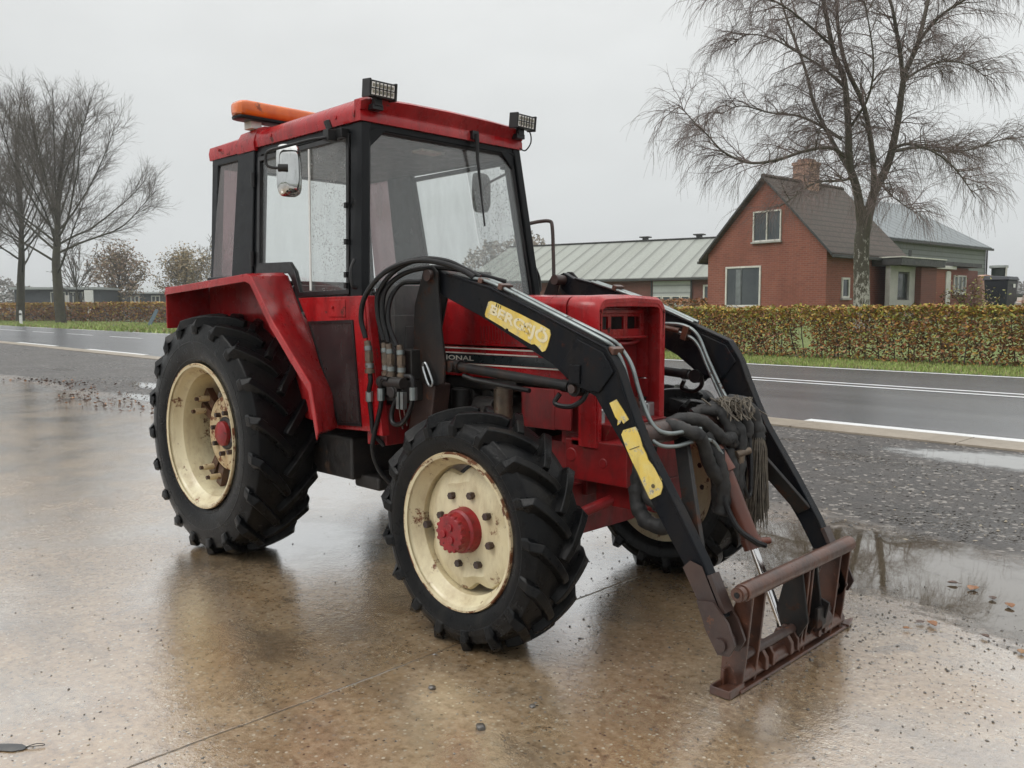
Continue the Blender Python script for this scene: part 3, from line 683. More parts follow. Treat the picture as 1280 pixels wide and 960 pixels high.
# cab interior
mb = MB(); mb.box((.05, 0, 1.32), (.50, .50, .13)); mb.box((.12, 0, 1.2), (.3, .3, .2)); mb.box((-.20, 0, 1.52), (.12, .46, .36), 0, Matrix.Rotation(-.15, 3, 'Y')); 
for s in (-1, 1): mb.box((.02, s * .27, 1.49), (.34, .06, .05))
mb.build('seat', 'seat', T, bevel=.03)
mb = MB(); mb.tube([(.70 + .17 * math.cos(a) * .8, .2 * math.sin(a), 1.60 - .17 * math.cos(a) * .6) for a in [2 * PI * k / 24 for k in range(25)]], .014, 8, cap=False)
for a in (0, 2.1, 4.2): mb.tube([(.70, 0, 1.585), (.70 + .136 * math.cos(a), .2 * math.sin(a), 1.60 - .10 * math.cos(a))], .009, 6)
mb.tube([(.70, 0, 1.58), (.95, 0, 1.25)], .03, 10); mb.build('steering_wheel', 'seat', T)
mb = MB(); mb.span((1.02, .03, 1.655), (1.20, .36, 1.765)); mb.span((.96, -.25, 1.22), (1.22, .25, 1.60)); mb.build('dashboard', 'dash', T, bevel=.008)
mb = MB()
for s in (-1, 1): mb.prism([(-.45, 1.0), (.62, 1.0), (.45, 1.35), (.2, 1.52), (-.45, 1.52)], s * .66, s * .40)
mb.build_each('inner_wheel_arch', 'red_dull', T, bevel=.02)
mb = MB(); mb.tube([(.55, -.42, 1.2), (.60, -.40, 1.62)], .012, 8); mb.box((.60, -.40, 1.64), (.04, .04, .06)); mb.tube([(.45, -.38, 1.2), (.47, -.37, 1.55)], .012, 8); mb.box((.47, -.37, 1.57), (.04, .04, .06)); mb.build('gear_levers', 'seat', T)
mb = MB(); mb.span((1.32, -.60, 1.02), (1.44, -.36, 1.50)); mb.span((1.33, -.585, 1.50), (1.42, -.37, 1.66)); mb.span((1.44, -.53, 1.26), (1.445, -.40, 1.44))
for k in range(8): mb.span((1.445, -.44, 1.28 + k * .018), (1.449, -.41, 1.290 + k * .018))
mb.build('battery_box', 'grime', T, bevel=.012)
mb = MB(); mb.span((1.38, -.31, .86), (1.44, -.30, 1.62)); mb.span((1.37, -.66, .80), (1.43, -.30, 1.02)); mb.build('bulkhead', 'red_dull', T, bevel=.006)
# ------------------------------------------------------------------ front loader
def arms(s):
    yo, yi = .53, .482
    up = [(1.655, 1.735), (1.69, 1.750), (1.77, 1.712), (2.10, 1.633), (2.50, 1.484), (2.815, 1.362), (2.880, 1.270), (2.922, 1.171), (2.974, 1.059), (3.028, .953), (3.201, .698), (3.317, .514), (3.379, .391), (3.415, .322), (3.339, .290), (3.297, .372), (3.224, .494), (3.105, .661), (2.917, .941), (2.834, 1.047), (2.758, 1.150), (2.70, 1.172), (2.63, 1.195), (2.505, 1.281), (2.03, 1.497), (1.75, 1.600), (1.665, 1.655)]
    mb = MB(); mb.prism(up, s * yi, s * yo)
    # top flange strip, slightly wider than the box
    tp = [(1.78, 1.710), (2.10, 1.634), (2.50, 1.485), (2.815, 1.363), (2.881, 1.271), (2.923, 1.172), (2.975, 1.060), (3.029, .954), (3.202, .699), (3.318, .515), (3.380, .392), (3.405, .345)]
    vs = []
    for x, z in tp: vs += [(x + .002, s * (yo + .005), z + .006), (x + .002, s * (yi - .005), z + .006), (x - .006, s * (yi - .005), z - .004), (x - .006, s * (yo + .005), z - .004)]
    k = len(tp); mb.add(vs, [(i * 4 + j, (i + 1) * 4 + j, (i + 1) * 4 + (j + 1) % 4, i * 4 + (j + 1) % 4) for i in range(k - 1) for j in range(4)] + [(0, 1, 2, 3), tuple((k - 1) * 4 + j for j in range(4))])
    # knee gusset plates
    mb.prism([(2.56, 1.275), (2.66, 1.400), (2.805, 1.345), (2.865, 1.262), (2.785, 1.168), (2.72, 1.172), (2.66, 1.19)], s * (yo + .0), s * (yo + .010))
    mb.prism([(2.56, 1.275), (2.66, 1.400), (2.805, 1.345), (2.865, 1.262), (2.785, 1.168), (2.72, 1.172), (2.66, 1.19)], s * (yi - .010), s * yi)
    # lower end: hook ears and pin
    mb.span((2.62, s * (yo + .0), 1.20), (2.685, s * (yo + .022), 1.285)); mb.span((2.61, s * (yo + .0), 1.215), (2.695, s * (yo + .012), 1.235))
    # clevis for the lift cylinder under the knee
    for q in (yi + .012, yo - .026): mb.prism([(2.60, 1.30), (2.70, 1.30), (2.69, 1.165), (2.645, 1.15), (2.605, 1.17)], s * q, s * (q + .014))
    a = mb.build('loader_arm', 'black', T, bevel=.005, smooth=30, fix=True)
    w = MB()
    for e0, e1 in ((yo + .013, yo + .026), (yi - .014, yi - .001)): w.prism([(3.30, .375), (3.375, .385), (3.44, .315), (3.475, .235), (3.45, .185), (3.40, .178), (3.345, .262)], s * e0, s * e1)
    w.prism([(3.226, .490), (3.26, .525), (3.315, .512), (3.376, .391), (3.412, .322), (3.339, .292), (3.297, .372)], s * (yo + .0105), s * (yo + .0125)); 
    w.hexa([(3.335, s * (yo + .007), .478), (3.405, s * (yo + .007), .340), (3.405, s * (yi - .007), .340), (3.335, s * (yi - .007), .478), (3.352, s * (yo + .007), .485), (3.422, s * (yo + .007), .347), (3.422, s * (yi - .007), .347), (3.352, s * (yi - .007), .485)])
    w.build('arm_tip', 'rust_dark', a, fix=True)
    p = MB(); p.cyl((1.69, s * .585, 1.705), (1.69, s * .40, 1.705), .030, 16); p.cyl((3.415, s * .57, .225), (3.415, s * .40, .225), .026, 12); p.cyl((2.635, s * .548, 1.176), (2.635, s * .455, 1.176), .020, 12); p.build_each('pivot_pin', 'rust_dark', a)
    # tower
    mb = MB()
    tw = [(1.555, 1.55), (1.60, 1.66), (1.63, 1.735), (1.665, 1.757), (1.705, 1.755), (1.745, 1.72), (1.752, 1.60), (1.77, 1.42), (1.795, 1.25), (1.785, 1.15), (1.70, 1.13), (1.56, 1.15), (1.54, 1.32)]
    mb.prism(tw, s * .545, s * .560); mb.prism([(1.58, 1.62), (1.62, 1.70), (1.66, 1.745), (1.715, 1.72), (1.70, 1.66), (1.62, 1.40), (1.60, 1.15), (1.54, 1.15)], s * .425, s * .437); mb.prism([(1.565, 1.55), (1.55, 1.32), (1.57, 1.16), (1.585, 1.16), (1.57, 1.32), (1.585, 1.55)], s * .437, s * .545)
    mb.prism([(1.70, 1.52), (1.72, 1.40), (1.75, 1.25), (1.735, 1.25), (1.705, 1.40), (1.688, 1.52)], s * .50, s * .545)
    t = mb.build('loader_tower', 'black_worn', T, bevel=.006, fix=True)
    mb = MB(); mb.prism([(1.55, 1.155), (1.70, 1.14), (1.64, .78), (1.44, .78)], s * .545, s * .43); mb.span((1.42, s * .20, .70), (1.66, s * .50, .84)); mb.build('tower_bracket', 'rust_dark', T, bevel=.01, fix=True)
    # lift cylinder
    mb = MB(); A, B = Vector((1.80, s * .490, 1.238)), Vector((2.635, s * .490, 1.176)); d = (B - A).normalized()
    mb.cyl(A + d * .03, A + d * .76, .025, 20); mb.cyl(A + d * .0, A + d * .04, .034, 20); mb.cyl(A + d * .74, A + d * .78, .029, 20); mb.cyl(A - Vector((0, .05, 0)), A + Vector((0, .05, 0)), .030, 14)
    mb.cyl(B - Vector((0, .04, 0)), B + Vector((0, .04, 0)), .036, 14)
    c = mb.build('lift_cylinder', 'black_worn', T, smooth=40)
    mb = MB(); mb.cyl(A + d * .76, B, .017, 14); mb.build('cylinder_rod', 'steel', c)
    mb = MB(); mb.tube(curve_pts([B + Vector((-.10, s * .02, -.03)), B + Vector((-.12, s * .03, -.075)), B + Vector((-.04, s * .02, -.085)), B + Vector((.02, 0, -.05)), B + Vector((.03, -s * .02, .0))]), .012, 8); mb.tube([A + d * .06 + Vector((0, 0, -.04)), A + d * .12 + Vector((0, -s * .02, -.055)), A + d * .5 + Vector((0, -s * .03, -.06))], .012, 8); mb.build_each('cylinder_hose', 'hose', c)
    # plated pipes on the arm
    mb = MB()
    for q, e in ((.505, 0), (.460, .004)):
        mb.tube(curve_pts([(1.93, s * q, 1.688), (2.10, s * q, 1.655), (2.50, s * q, 1.506), (2.77, s * q, 1.402 + e), (2.82, s * (q - .015), 1.372)] if s < 0 else [(1.93, s * q, 1.688), (2.30, s * q, 1.58), (2.62, s * q, 1.46)], 5), .0098, 8)
    if s < 0:
        mb.tube(curve_pts([(2.82, -.490, 1.372), (2.86, -.470, 1.30), (2.895, -.462, 1.18), (2.945, -.456, 1.06), (2.985, -.448, .99), (3.025, -.42, .952), (3.055, -.34, .942), (3.07, -.22, .952), (3.09, -.12, .945), (3.11, -.06, .88)], 6), .0098, 8)
        mb.tube(curve_pts([(2.82, -.445, 1.376), (2.885, -.440, 1.29), (2.922, -.434, 1.18), (2.968, -.428, 1.07), (3.005, -.41, 1.015), (3.035, -.36, .997), (3.05, -.28, .998), (3.06, -.16, 1.00)], 6), .0098, 8)
    else:
        for e in (0, .045):
            mb.tube(curve_pts([(2.42, s * .425, 1.44 + e * .3), (2.58, s * .42, 1.40 + e), (2.67, s * .42, 1.35 + e), (2.74, s * .42, 1.22 + e), (2.83, s * .42, 1.06 + e), (2.90, s * .40, .99 + e)], 6), .0098, 8)
    mb.build_each('hydraulic_pipe', 'pipe', a, smooth=60)
    mb = MB()
    for x, z in (((2.02, 1.668), (2.16, 1.638), (2.835, 1.352)) if s < 0 else ((2.10, 1.65),)): mb.box((x, s * .485, z), (.03, .075, .03), 0, Matrix.Rotation(.34, 3, 'Y'))
    if s > 0: mb.box((2.60, .42, 1.405), (.035, .04, .075), 0, Matrix.Rotation(.3, 3, 'Y')); mb.tube([(2.42, .42, 1.44), (2.56, .42, 1.415)], .016, 8); mb.tube([(2.86, .41, 1.02), (2.90, .40, .96)], .016, 8); mb.tube([(2.86, .41, 1.07), (2.92, .40, 1.0)], .016, 8)
    mb.build_each('pipe_clamp', 'rust', a, bevel=.003)
    return a
armR = arms(-1); armL = arms(1)
# stickers on the right arm
yd = -.5345
def quad_on(mb, c4, vs, fs, y, m):
    (ax, az), (bx, bz), (cx, cz), (dx, dz) = c4     # lower-left, lower-right, upper-right, upper-left
    mb.add([((ax * (1 - u) + bx * u) * (1 - w) + (dx * (1 - u) + cx * u) * w, y, (az * (1 - u) + bz * u) * (1 - w) + (dz * (1 - u) + cz * u) * w) for u, w in vs], fs, m)
c4 = [(2.065, 1.497), (2.470, 1.332), (2.506, 1.436), (2.098, 1.578)]
mb = MB()
def sticker(mb, pts, y0, y1, m=0): mb.prism(pts, y0, y1, 'y', m)
def bil(c, u, w): (ax, az), (bx, bz), (cx, cz), (dx, dz) = c; return ((ax * (1 - u) + bx * u) * (1 - w) + (dx * (1 - u) + cx * u) * w, (az * (1 - u) + bz * u) * (1 - w) + (dz * (1 - u) + cz * u) * w)
out = [(0.02, .0), (.30, .0), (.36, -.03), (.37, .06), (.40, .06), (.41, -.01), (.78, -.01), (.82, .08), (.86, .06), (.95, -.05), (.985, .05), (1.0, .3), (1.0, .8), (.97, .97), (.86, 1.0), (.5, 1.02), (.1, 1.0), (.03, .96), (0, .85), (0, .12)]
sticker(mb, [bil(c4, u, w) for u, w in out], -.530, yd)
tv, tf = text_geo('BERGSJÖ', .035)
quad_on(mb, c4, [(.06 + .92 * u, .15 + .80 * w) for u, w in tv], tf, yd - .0012, 1)
for u0, w0, u1, w1 in ((.13, .80, .145, 1.0), (.165, .82, .175, .99), (.20, .80, .21, 1.0), (.13, .62, .14, .72), (.115, .44, .14, .50), (.62, .56, .64, .64), (.50, .72, .515, .78)):
    mb.prism([bil(c4, u0, w0), bil(c4, u1, w0), bil(c4, u1, w1), bil(c4, u0, w1)], yd - .001, yd - .0016, 'y', 2)
mb.build('loader_sticker', ['yellow', 'sticker_letter', 'sticker_dark'], armR, smooth=0, fix=True)
mb = MB(); sticker(mb, [(2.84, 1.128), (2.876, 1.146), (2.915, 1.10), (2.942, 1.066), (2.915, 1.045), (2.905, 1.06), (2.897, 1.045), (2.883, 1.035), (2.886, 1.058), (2.872, 1.07)], -.530, yd)
mb.build('loader_sticker', ['yellow'], armR, smooth=0, fix=True)
mb = MB(); sticker(mb, [(2.905, .998), (2.915, 1.018), (2.975, 1.038), (2.992, 1.03), (3.008, .985), (3.015, .96), (3.035, .93), (3.045, .905), (3.085, .87), (3.115, .832), (3.118, .80), (3.108, .770), (3.06, .742), (3.045, .752), (3.02, .80), (2.99, .85), (2.965, .885), (2.93, .945)], -.530, yd)
mb.cyl((3.072, -.534, .80), (3.072, -.5365, .80), .009, 10, 1); mb.prism([(2.965, .885), (2.97, .88), (3.055, .745), (3.05, .745)], yd - .001, yd - .002, 'y', 1); mb.prism([(2.95, .94), (3.0, .96), (3.0, .957), (2.95, .937)], yd - .001, yd - .0016, 'y', 1)
mb.build('loader_sticker', ['yellow', 'sticker_dark'], armR, smooth=0, fix=True)
# cross tube and braces
mb = MB(); mb.cyl((2.96, -.482, .995), (2.96, .482, .995), .050, 20); mb.build('cross_tube', 'rust_dark', T)
mb = MB()
for s in (-1, 1):
    def brace(a, b, w, t):
        a, b = Vector(a), Vector(b); d = (b - a).normalized(); u = Vector((.86, 0, .5)); u = (u - d * u.dot(d)).normalized(); n_ = d.cross(u)
        mb.hexa([a - u * w - n_ * t, a + u * w - n_ * t, a + u * w + n_ * t, a - u * w + n_ * t, b - u * w - n_ * t, b + u * w - n_ * t, b + u * w + n_ * t, b - u * w + n_ * t])
    brace((2.98, s * .20, .99), (3.25, s * .478, .555), .036, .012)
mb.build_each('arm_brace', 'black_worn', T, bevel=.004, fix=True)
mb = MB(); mb.prism([(2.93, .45), (2.93, .15), (3.09, .10), (3.12, .435)], 1.03, 1.042, 'z') if False else mb.hexa([(2.93, .24, 1.045), (3.05, .24, 1.02), (3.045, .482, .90), (2.93, .482, 1.06), (2.93, .24, 1.057), (3.06, .24, 1.032), (3.05, .482, .912), (2.93, .482, 1.072)]); mb.build('gusset_plate', 'black_worn', T, bevel=.003, fix=True)
# tilt cylinder
mb = MB(); A, B = Vector((3.02, .0, .93)), Vector((3.235, .02, .455)); d = (B - A).normalized(); E_ = Vector((3.375, .03, .135))
mb.cyl(A, B, .040, 20); mb.cyl(B - d * .05, B, .045, 20); mb.cyl(A - Vector((0, .06, 0)), A + Vector((0, .06, 0)), .03, 12); mb.cyl(B + Vector((.0, .01, .03)), B + Vector((.04, .07, .03)), .016, 10)
mb.cyl(A + d * .03 + Vector((.03, -.03, 0)), A + d * .14 + Vector((.055, -.03, 0)), .028, 12)
tc_ = mb.build('tilt_cylinder', 'rust_red', T, smooth=40); tc_['label'] = 'rusty tilt cylinder with bare steel rod'
mb = MB(); mb.cyl(B, E_, .019, 16); mb.build('cylinder_rod', 'chrome', tc_)
mb = MB(); mb.tube(curve_pts([(3.10, -.045, .90), (3.115, -.055, .80), (3.125, -.058, .68), (3.19, -.055, .56), (3.26, -.02, .50), (3.285, .03, .475)], 6), .013, 8)
mb.build('cylinder_hose', 'hose', tc_)
# black wrapped hoses draped over the cross tube
HB = [
    ([(2.88, -.31, 1.02), (2.98, -.29, 1.068), (3.06, -.25, 1.045), (3.085, -.20, .965), (3.09, -.13, .84), (3.10, -.06, .76), (3.105, .02, .735), (3.10, .05, .80), (3.07, .06, .88)], .031),
    ([(2.90, -.24, 1.06), (2.97, -.18, 1.085), (3.03, -.12, 1.08), (3.07, -.06, 1.03), (3.085, 0, .985), (3.09, .05, .94), (3.08, .08, .90)], .030),
    ([(2.86, -.02, 1.09), (2.96, .02, 1.11), (3.03, .06, 1.10), (3.075, .08, 1.02), (3.085, .12, .95), (3.09, .13, .86), (3.08, .10, .80)], .028),
    ([(2.88, .10, 1.10), (2.98, .14, 1.13), (3.05, .18, 1.11), (3.09, .20, 1.02), (3.085, .19, .93)], .030),
    ([(2.90, .22, 1.10), (2.98, .26, 1.135), (3.05, .29, 1.10), (3.09, .30, 1.0), (3.10, .285, .90)], .033),
    ([(3.04, -.10, .97), (3.09, -.07, .86), (3.11, -.05, .76), (3.11, -.04, .66), (3.10, -.05, .60)], .033),
    ([(3.0, -.05, .98), (3.04, -.02, .86), (3.055, .0, .70), (3.05, .02, .60)], .030),
    ([(3.06, .10, 1.06), (3.10, .12, .96), (3.105, .11, .84), (3.115, .08, .72), (3.11, .10, .66)], .026),
    ([(2.86, -.30, .90), (2.84, -.32, .77), (2.845, -.335, .66), (2.90, -.335, .585), (2.99, -.33, .575), (3.04, -.325, .62)], .034),
    ([(2.88, -.28, .92), (2.87, -.30, .80), (2.88, -.31, .70), (2.95, -.31, .66)], .030),
]
for pts, r in HB:
    pts = [(max(x, 2.93), y, z - .05) if z > .98 else (x, y, z) for x, y, z in pts]
    q = curve_pts(pts, 7); rr = [r * (1 + .045 * math.sin(i * 1.3) + random.uniform(-.06, .06)) for i in range(len(q))]
    mb = MB(); mb.tube(q, rr, 14, jit=.09); mb.build('wrapped_hose', 'wrap', T, smooth=70)
mb = MB(); mb.tube(curve_pts([(3.12, .09, .80), (3.135, .10, .70), (3.13, .15, .655), (3.12, .19, .70), (3.11, .185, .82), (3.10, .16, .93)], 6), .012, 8); mb.tube(curve_pts([(3.10, .20, .93), (3.13, .17, .80), (3.135, .16, .70)], 5), .011, 8); mb.build('hose', 'hose', T, smooth=70)
mb = MB(); mb.cyl((3.11, .06, .862), (3.125, .155, .872), .018, 12); mb.cyl((3.11, .10, .862), (3.11, .10, .80), .022, 10); mb.build('hose_coupling', 'brass', T)
mb = MB()
for i in range(150):     # frayed cover hanging from the bundle
    a, b = random.uniform(0, 2 * PI), random.uniform(0, 1) ** .5 * .042
    x, y = 3.10 + b * math.cos(a), .285 + b * math.sin(a); L_ = random.uniform(.22, .40); dx, dy = random.uniform(-.03, .03), random.uniform(-.035, .035)
    mb.tube([(x * .6 + 3.10 * .4, y * .6 + .285 * .4, .92), (x, y, .86), (x + dx * .5, y + dy * .5, .86 - L_ * .5), (x + dx, y + dy, .86 - L_)], [.004, .004, .0035, .002], 4)
for i in range(60):
    x, y = 3.02 + random.gauss(0, .03), .16 + random.gauss(0, .06); mb.tube(curve_pts([(x, y, 1.085), (x + random.uniform(-.04, .05), y + random.uniform(-.05, .05), 1.10 + random.uniform(-.01, .02)), (x + random.uniform(0, .08), y + random.uniform(-.05, .05), 1.06), (x + random.uniform(.03, .09), y + random.uniform(-.05, .05), 1.02)], 3), .0035, 4)
mb.build('frayed_cover', 'rope', T, smooth=0)
# tool carrier
mb = MB()
mb.cyl((3.460, -.485, .424), (3.460, .512, .424), .036, 20)
mb.span((3.365, -.47, .006), (3.458, .53, .020)); mb.span((3.365, -.47, .006), (3.38, .53, .085)); mb.cyl((3.415, -.44, .055), (3.415, .52, .055), .035, 14)
def cplate(y, pts, t=.014): mb.prism(pts, y - t / 2, y + t / 2)
P = [(3.40, .02), (3.445, .02), (3.47, .20), (3.487, .42), (3.437, .42), (3.40, .20)]
P2 = [(3.345, .02), (3.445, .02), (3.462, .16), (3.487, .42), (3.432, .42), (3.36, .25)]
for y in (-.435, -.335, .06, .095, .375, .475): cplate(y, P2 if y in (-.435, -.335, .375, .475) else P)
mb.span((3.36, -.540, .006), (3.452, -.43, .022)); mb.span((3.36, -.540, .006), (3.370, -.43, .042)); mb.span((3.442, -.540, .006), (3.452, -.43, .042)); mb.span((3.36, -.546, .006), (3.452, -.536, .04))
mb.prism([(3.40, .52), (3.47, .52), (3.44, .64)], .012, .026, 'z')
for y in (-.27, -.05, .22): mb.prism([(3.37, .05), (3.465, .05), (3.465, .10), (3.43, .15), (3.39, .15), (3.37, .10)], y - .012, y + .012); mb.prism([(3.37, .05), (3.465, .05), (3.465, .10), (3.43, .15), (3.39, .15), (3.37, .10)], y + .05, y + .065)
car = mb.build('tool_carrier', 'rust', T, bevel=.004, smooth=35, fix=True)
mb = MB(); mb.cyl((3.460, -.522, .424), (3.460, -.48, .424), .024, 16); mb.cyl((3.460, -.517, .424), (3.460, -.49, .424), .030, 16); mb.cyl((3.460, -.5245, .424), (3.460, -.521, .424), .012, 12, 1)  # small black disc painted in for the shade of the hollow end
mb.build('bar_end', ['rust', 'hose'], car)
mb = MB(); mb.cyl((3.43, .40, .14), (3.43, -.42, .14), .020, 10); mb.cyl((3.44, .20, .12), (3.44, .30, .12), .045, 16); mb.build('carrier_pin', 'rust_dark', car)
mb = MB()
for y in (.02, .16): mb.prism([(3.36, .085), (3.44, .07), (3.50, .18), (3.47, .39), (3.40, .40), (3.35, .20)], y - .008, y + .008)
mb.prism([(3.40, .20), (3.51, .16), (3.525, .235), (3.43, .27)], .165, .18); mb.span((3.49, .10, .13), (3.505, .19, .22))
mb.build('tilt_lever', 'black_worn', T, bevel=.004, fix=True)
# hydraulic hoses, couplers and valve block at the tower
hp = [
    [(1.368, -.74, 1.38), (1.345, -.75, 1.49), (1.40, -.755, 1.61), (1.535, -.735, 1.72), (1.68, -.67, 1.775), (1.80, -.59, 1.765), (1.90, -.53, 1.725), (1.96, -.505, 1.69)],
    [(1.475, -.70, 1.37), (1.44, -.71, 1.5), (1.45, -.71, 1.62), (1.55, -.68, 1.73), (1.68, -.62, 1.785), (1.80, -.55, 1.775), (1.88, -.50, 1.735), (1.96, -.462, 1.69)],
    [(1.50, -.69, 1.36), (1.465, -.70, 1.5), (1.48, -.69, 1.63), (1.57, -.64, 1.715), (1.68, -.56, 1.745), (1.80, -.47, 1.735), (1.92, -.40, 1.70), (1.98, -.30, 1.67)],
    [(1.545, -.67, 1.34), (1.49, -.68, 1.46), (1.48, -.66, 1.58), (1.51, -.61, 1.665), (1.57, -.54, 1.675), (1.64, -.44, 1.68), (1.70, -.22, 1.65)],
]
for q in hp:
    mb = MB(); mb.tube(curve_pts(q, 8), .0138, 10); mb.build('hydraulic_hose', 'hose', T, smooth=70)
for (x, y, z) in ((1.395, -.74, 1.26), (1.475, -.69, 1.25), (1.515, -.69, 1.245), (1.565, -.66, 1.24)):
    mb = MB(); mb.cyl((x, y, z + .04), (x - .012, y, z + .105), .018, 10); mb.cyl((x, y, z), (x, y, z + .05), .024, 6); mb.cyl((x + .005, y, z - .05), (x, y, z + .0), .020, 10); mb.cyl((x + .005, y, z - .065), (x + .005, y, z - .045), .027, 12)
    cp_ = mb.build('hose_coupling', 'brass', T); mb = MB(); mb.cyl((x - .004, y, z + .055), (x - .007, y, z + .078), .0215, 12); mb.cyl((x + .003, y, z - .035), (x + .004, y, z - .012), .0235, 12); mb.build_each('collar', 'pipe', cp_)
mb = MB(); mb.span((1.45, -.68, 1.05), (1.60, -.50, 1.16)); mb.span((1.41, -.70, 1.075), (1.47, -.60, 1.135)); mb.cyl((1.42, -.69, 1.15), (1.62, -.69, 1.15), .03, 12); mb.cyl((1.55, -.72, 1.10), (1.55, -.66, 1.10), .03, 12); mb.span((1.50, -.71, 1.08), (1.585, -.66, 1.18)); mb.span((1.46, -.62, 1.16), (1.60, -.50, 1.32)); mb.span((1.40, -.50, 1.0), (1.5, -.30, 1.2))
mb.build('valve_block', 'cast', T, bevel=.006)
lo = [
    [(1.395, -.735, 1.20), (1.40, -.735, 1.15), (1.38, -.73, 1.11), (1.365, -.72, 1.06), (1.375, -.715, .96), (1.385, -.71, .87), (1.41, -.66, .80)],
    [(1.52, -.71, 1.165), (1.48, -.715, 1.165), (1.455, -.71, 1.12), (1.455, -.71, 1.04), (1.435, -.715, .96), (1.40, -.715, .87), (1.372, -.71, .78), (1.385, -.68, .67), (1.42, -.62, .58)],
    [(1.65, -.70, 1.19), (1.70, -.70, 1.185), (1.715, -.70, 1.13), (1.70, -.70, 1.05), (1.655, -.70, .975), (1.595, -.70, .935), (1.54, -.70, .94), (1.52, -.69, .99), (1.55, -.68, 1.07), (1.59, -.67, 1.12)],
    [(1.585, -.69, 1.06), (1.59, -.69, .99), (1.60, -.68, .91)], [(1.62, -.69, 1.06), (1.625, -.69, 1.01), (1.635, -.68, .93)],
]
for i, q in enumerate(lo):
    mb = MB(); mb.tube(curve_pts(q, 7), .0130 if i < 3 else .005, 10); mb.build('hydraulic_hose', 'hose' if i < 3 else 'rust', T, smooth=70)
mb = MB()
for (x, y, z0, z1) in ((1.367, -.72, 1.04, 1.095), (1.456, -.71, 1.05, 1.115), (1.713, -.70, 1.07, 1.135)): mb.cyl((x, y, z0), (x, y, z1), .021, 10)
for (x, z) in ((1.585, 1.06), (1.62, 1.06)): mb.box((x, -.69, z), (.022, .03, .09))
mb.build_each('hose_ferrule', 'pipe', T, bevel=.002)
mb = MB(); mb.tube(curve_pts([(1.640, -.575, 1.235), (1.655, -.58, 1.252), (1.675, -.58, 1.245), (1.715, -.58, 1.175), (1.722, -.58, 1.148), (1.708, -.58, 1.135), (1.685, -.578, 1.145), (1.65, -.575, 1.205), (1.640, -.575, 1.235)], 6), .006, 8); mb.build('release_ring', 'steel', T)
# ------------------------------------------------------------------ ground, yard, road
def sheet(name, pts, z, mat, kind='structure', flat=True):
    mb = MB(); mb.add([(x, y, z) for x, y in pts], [tuple(range(len(pts)))]); o = mb.build(name, mat, smooth=0, fix=False)
    if o.data.polygons[0].normal.z < 0: o.data.flip_normals()
    return tag(o, kind=kind)

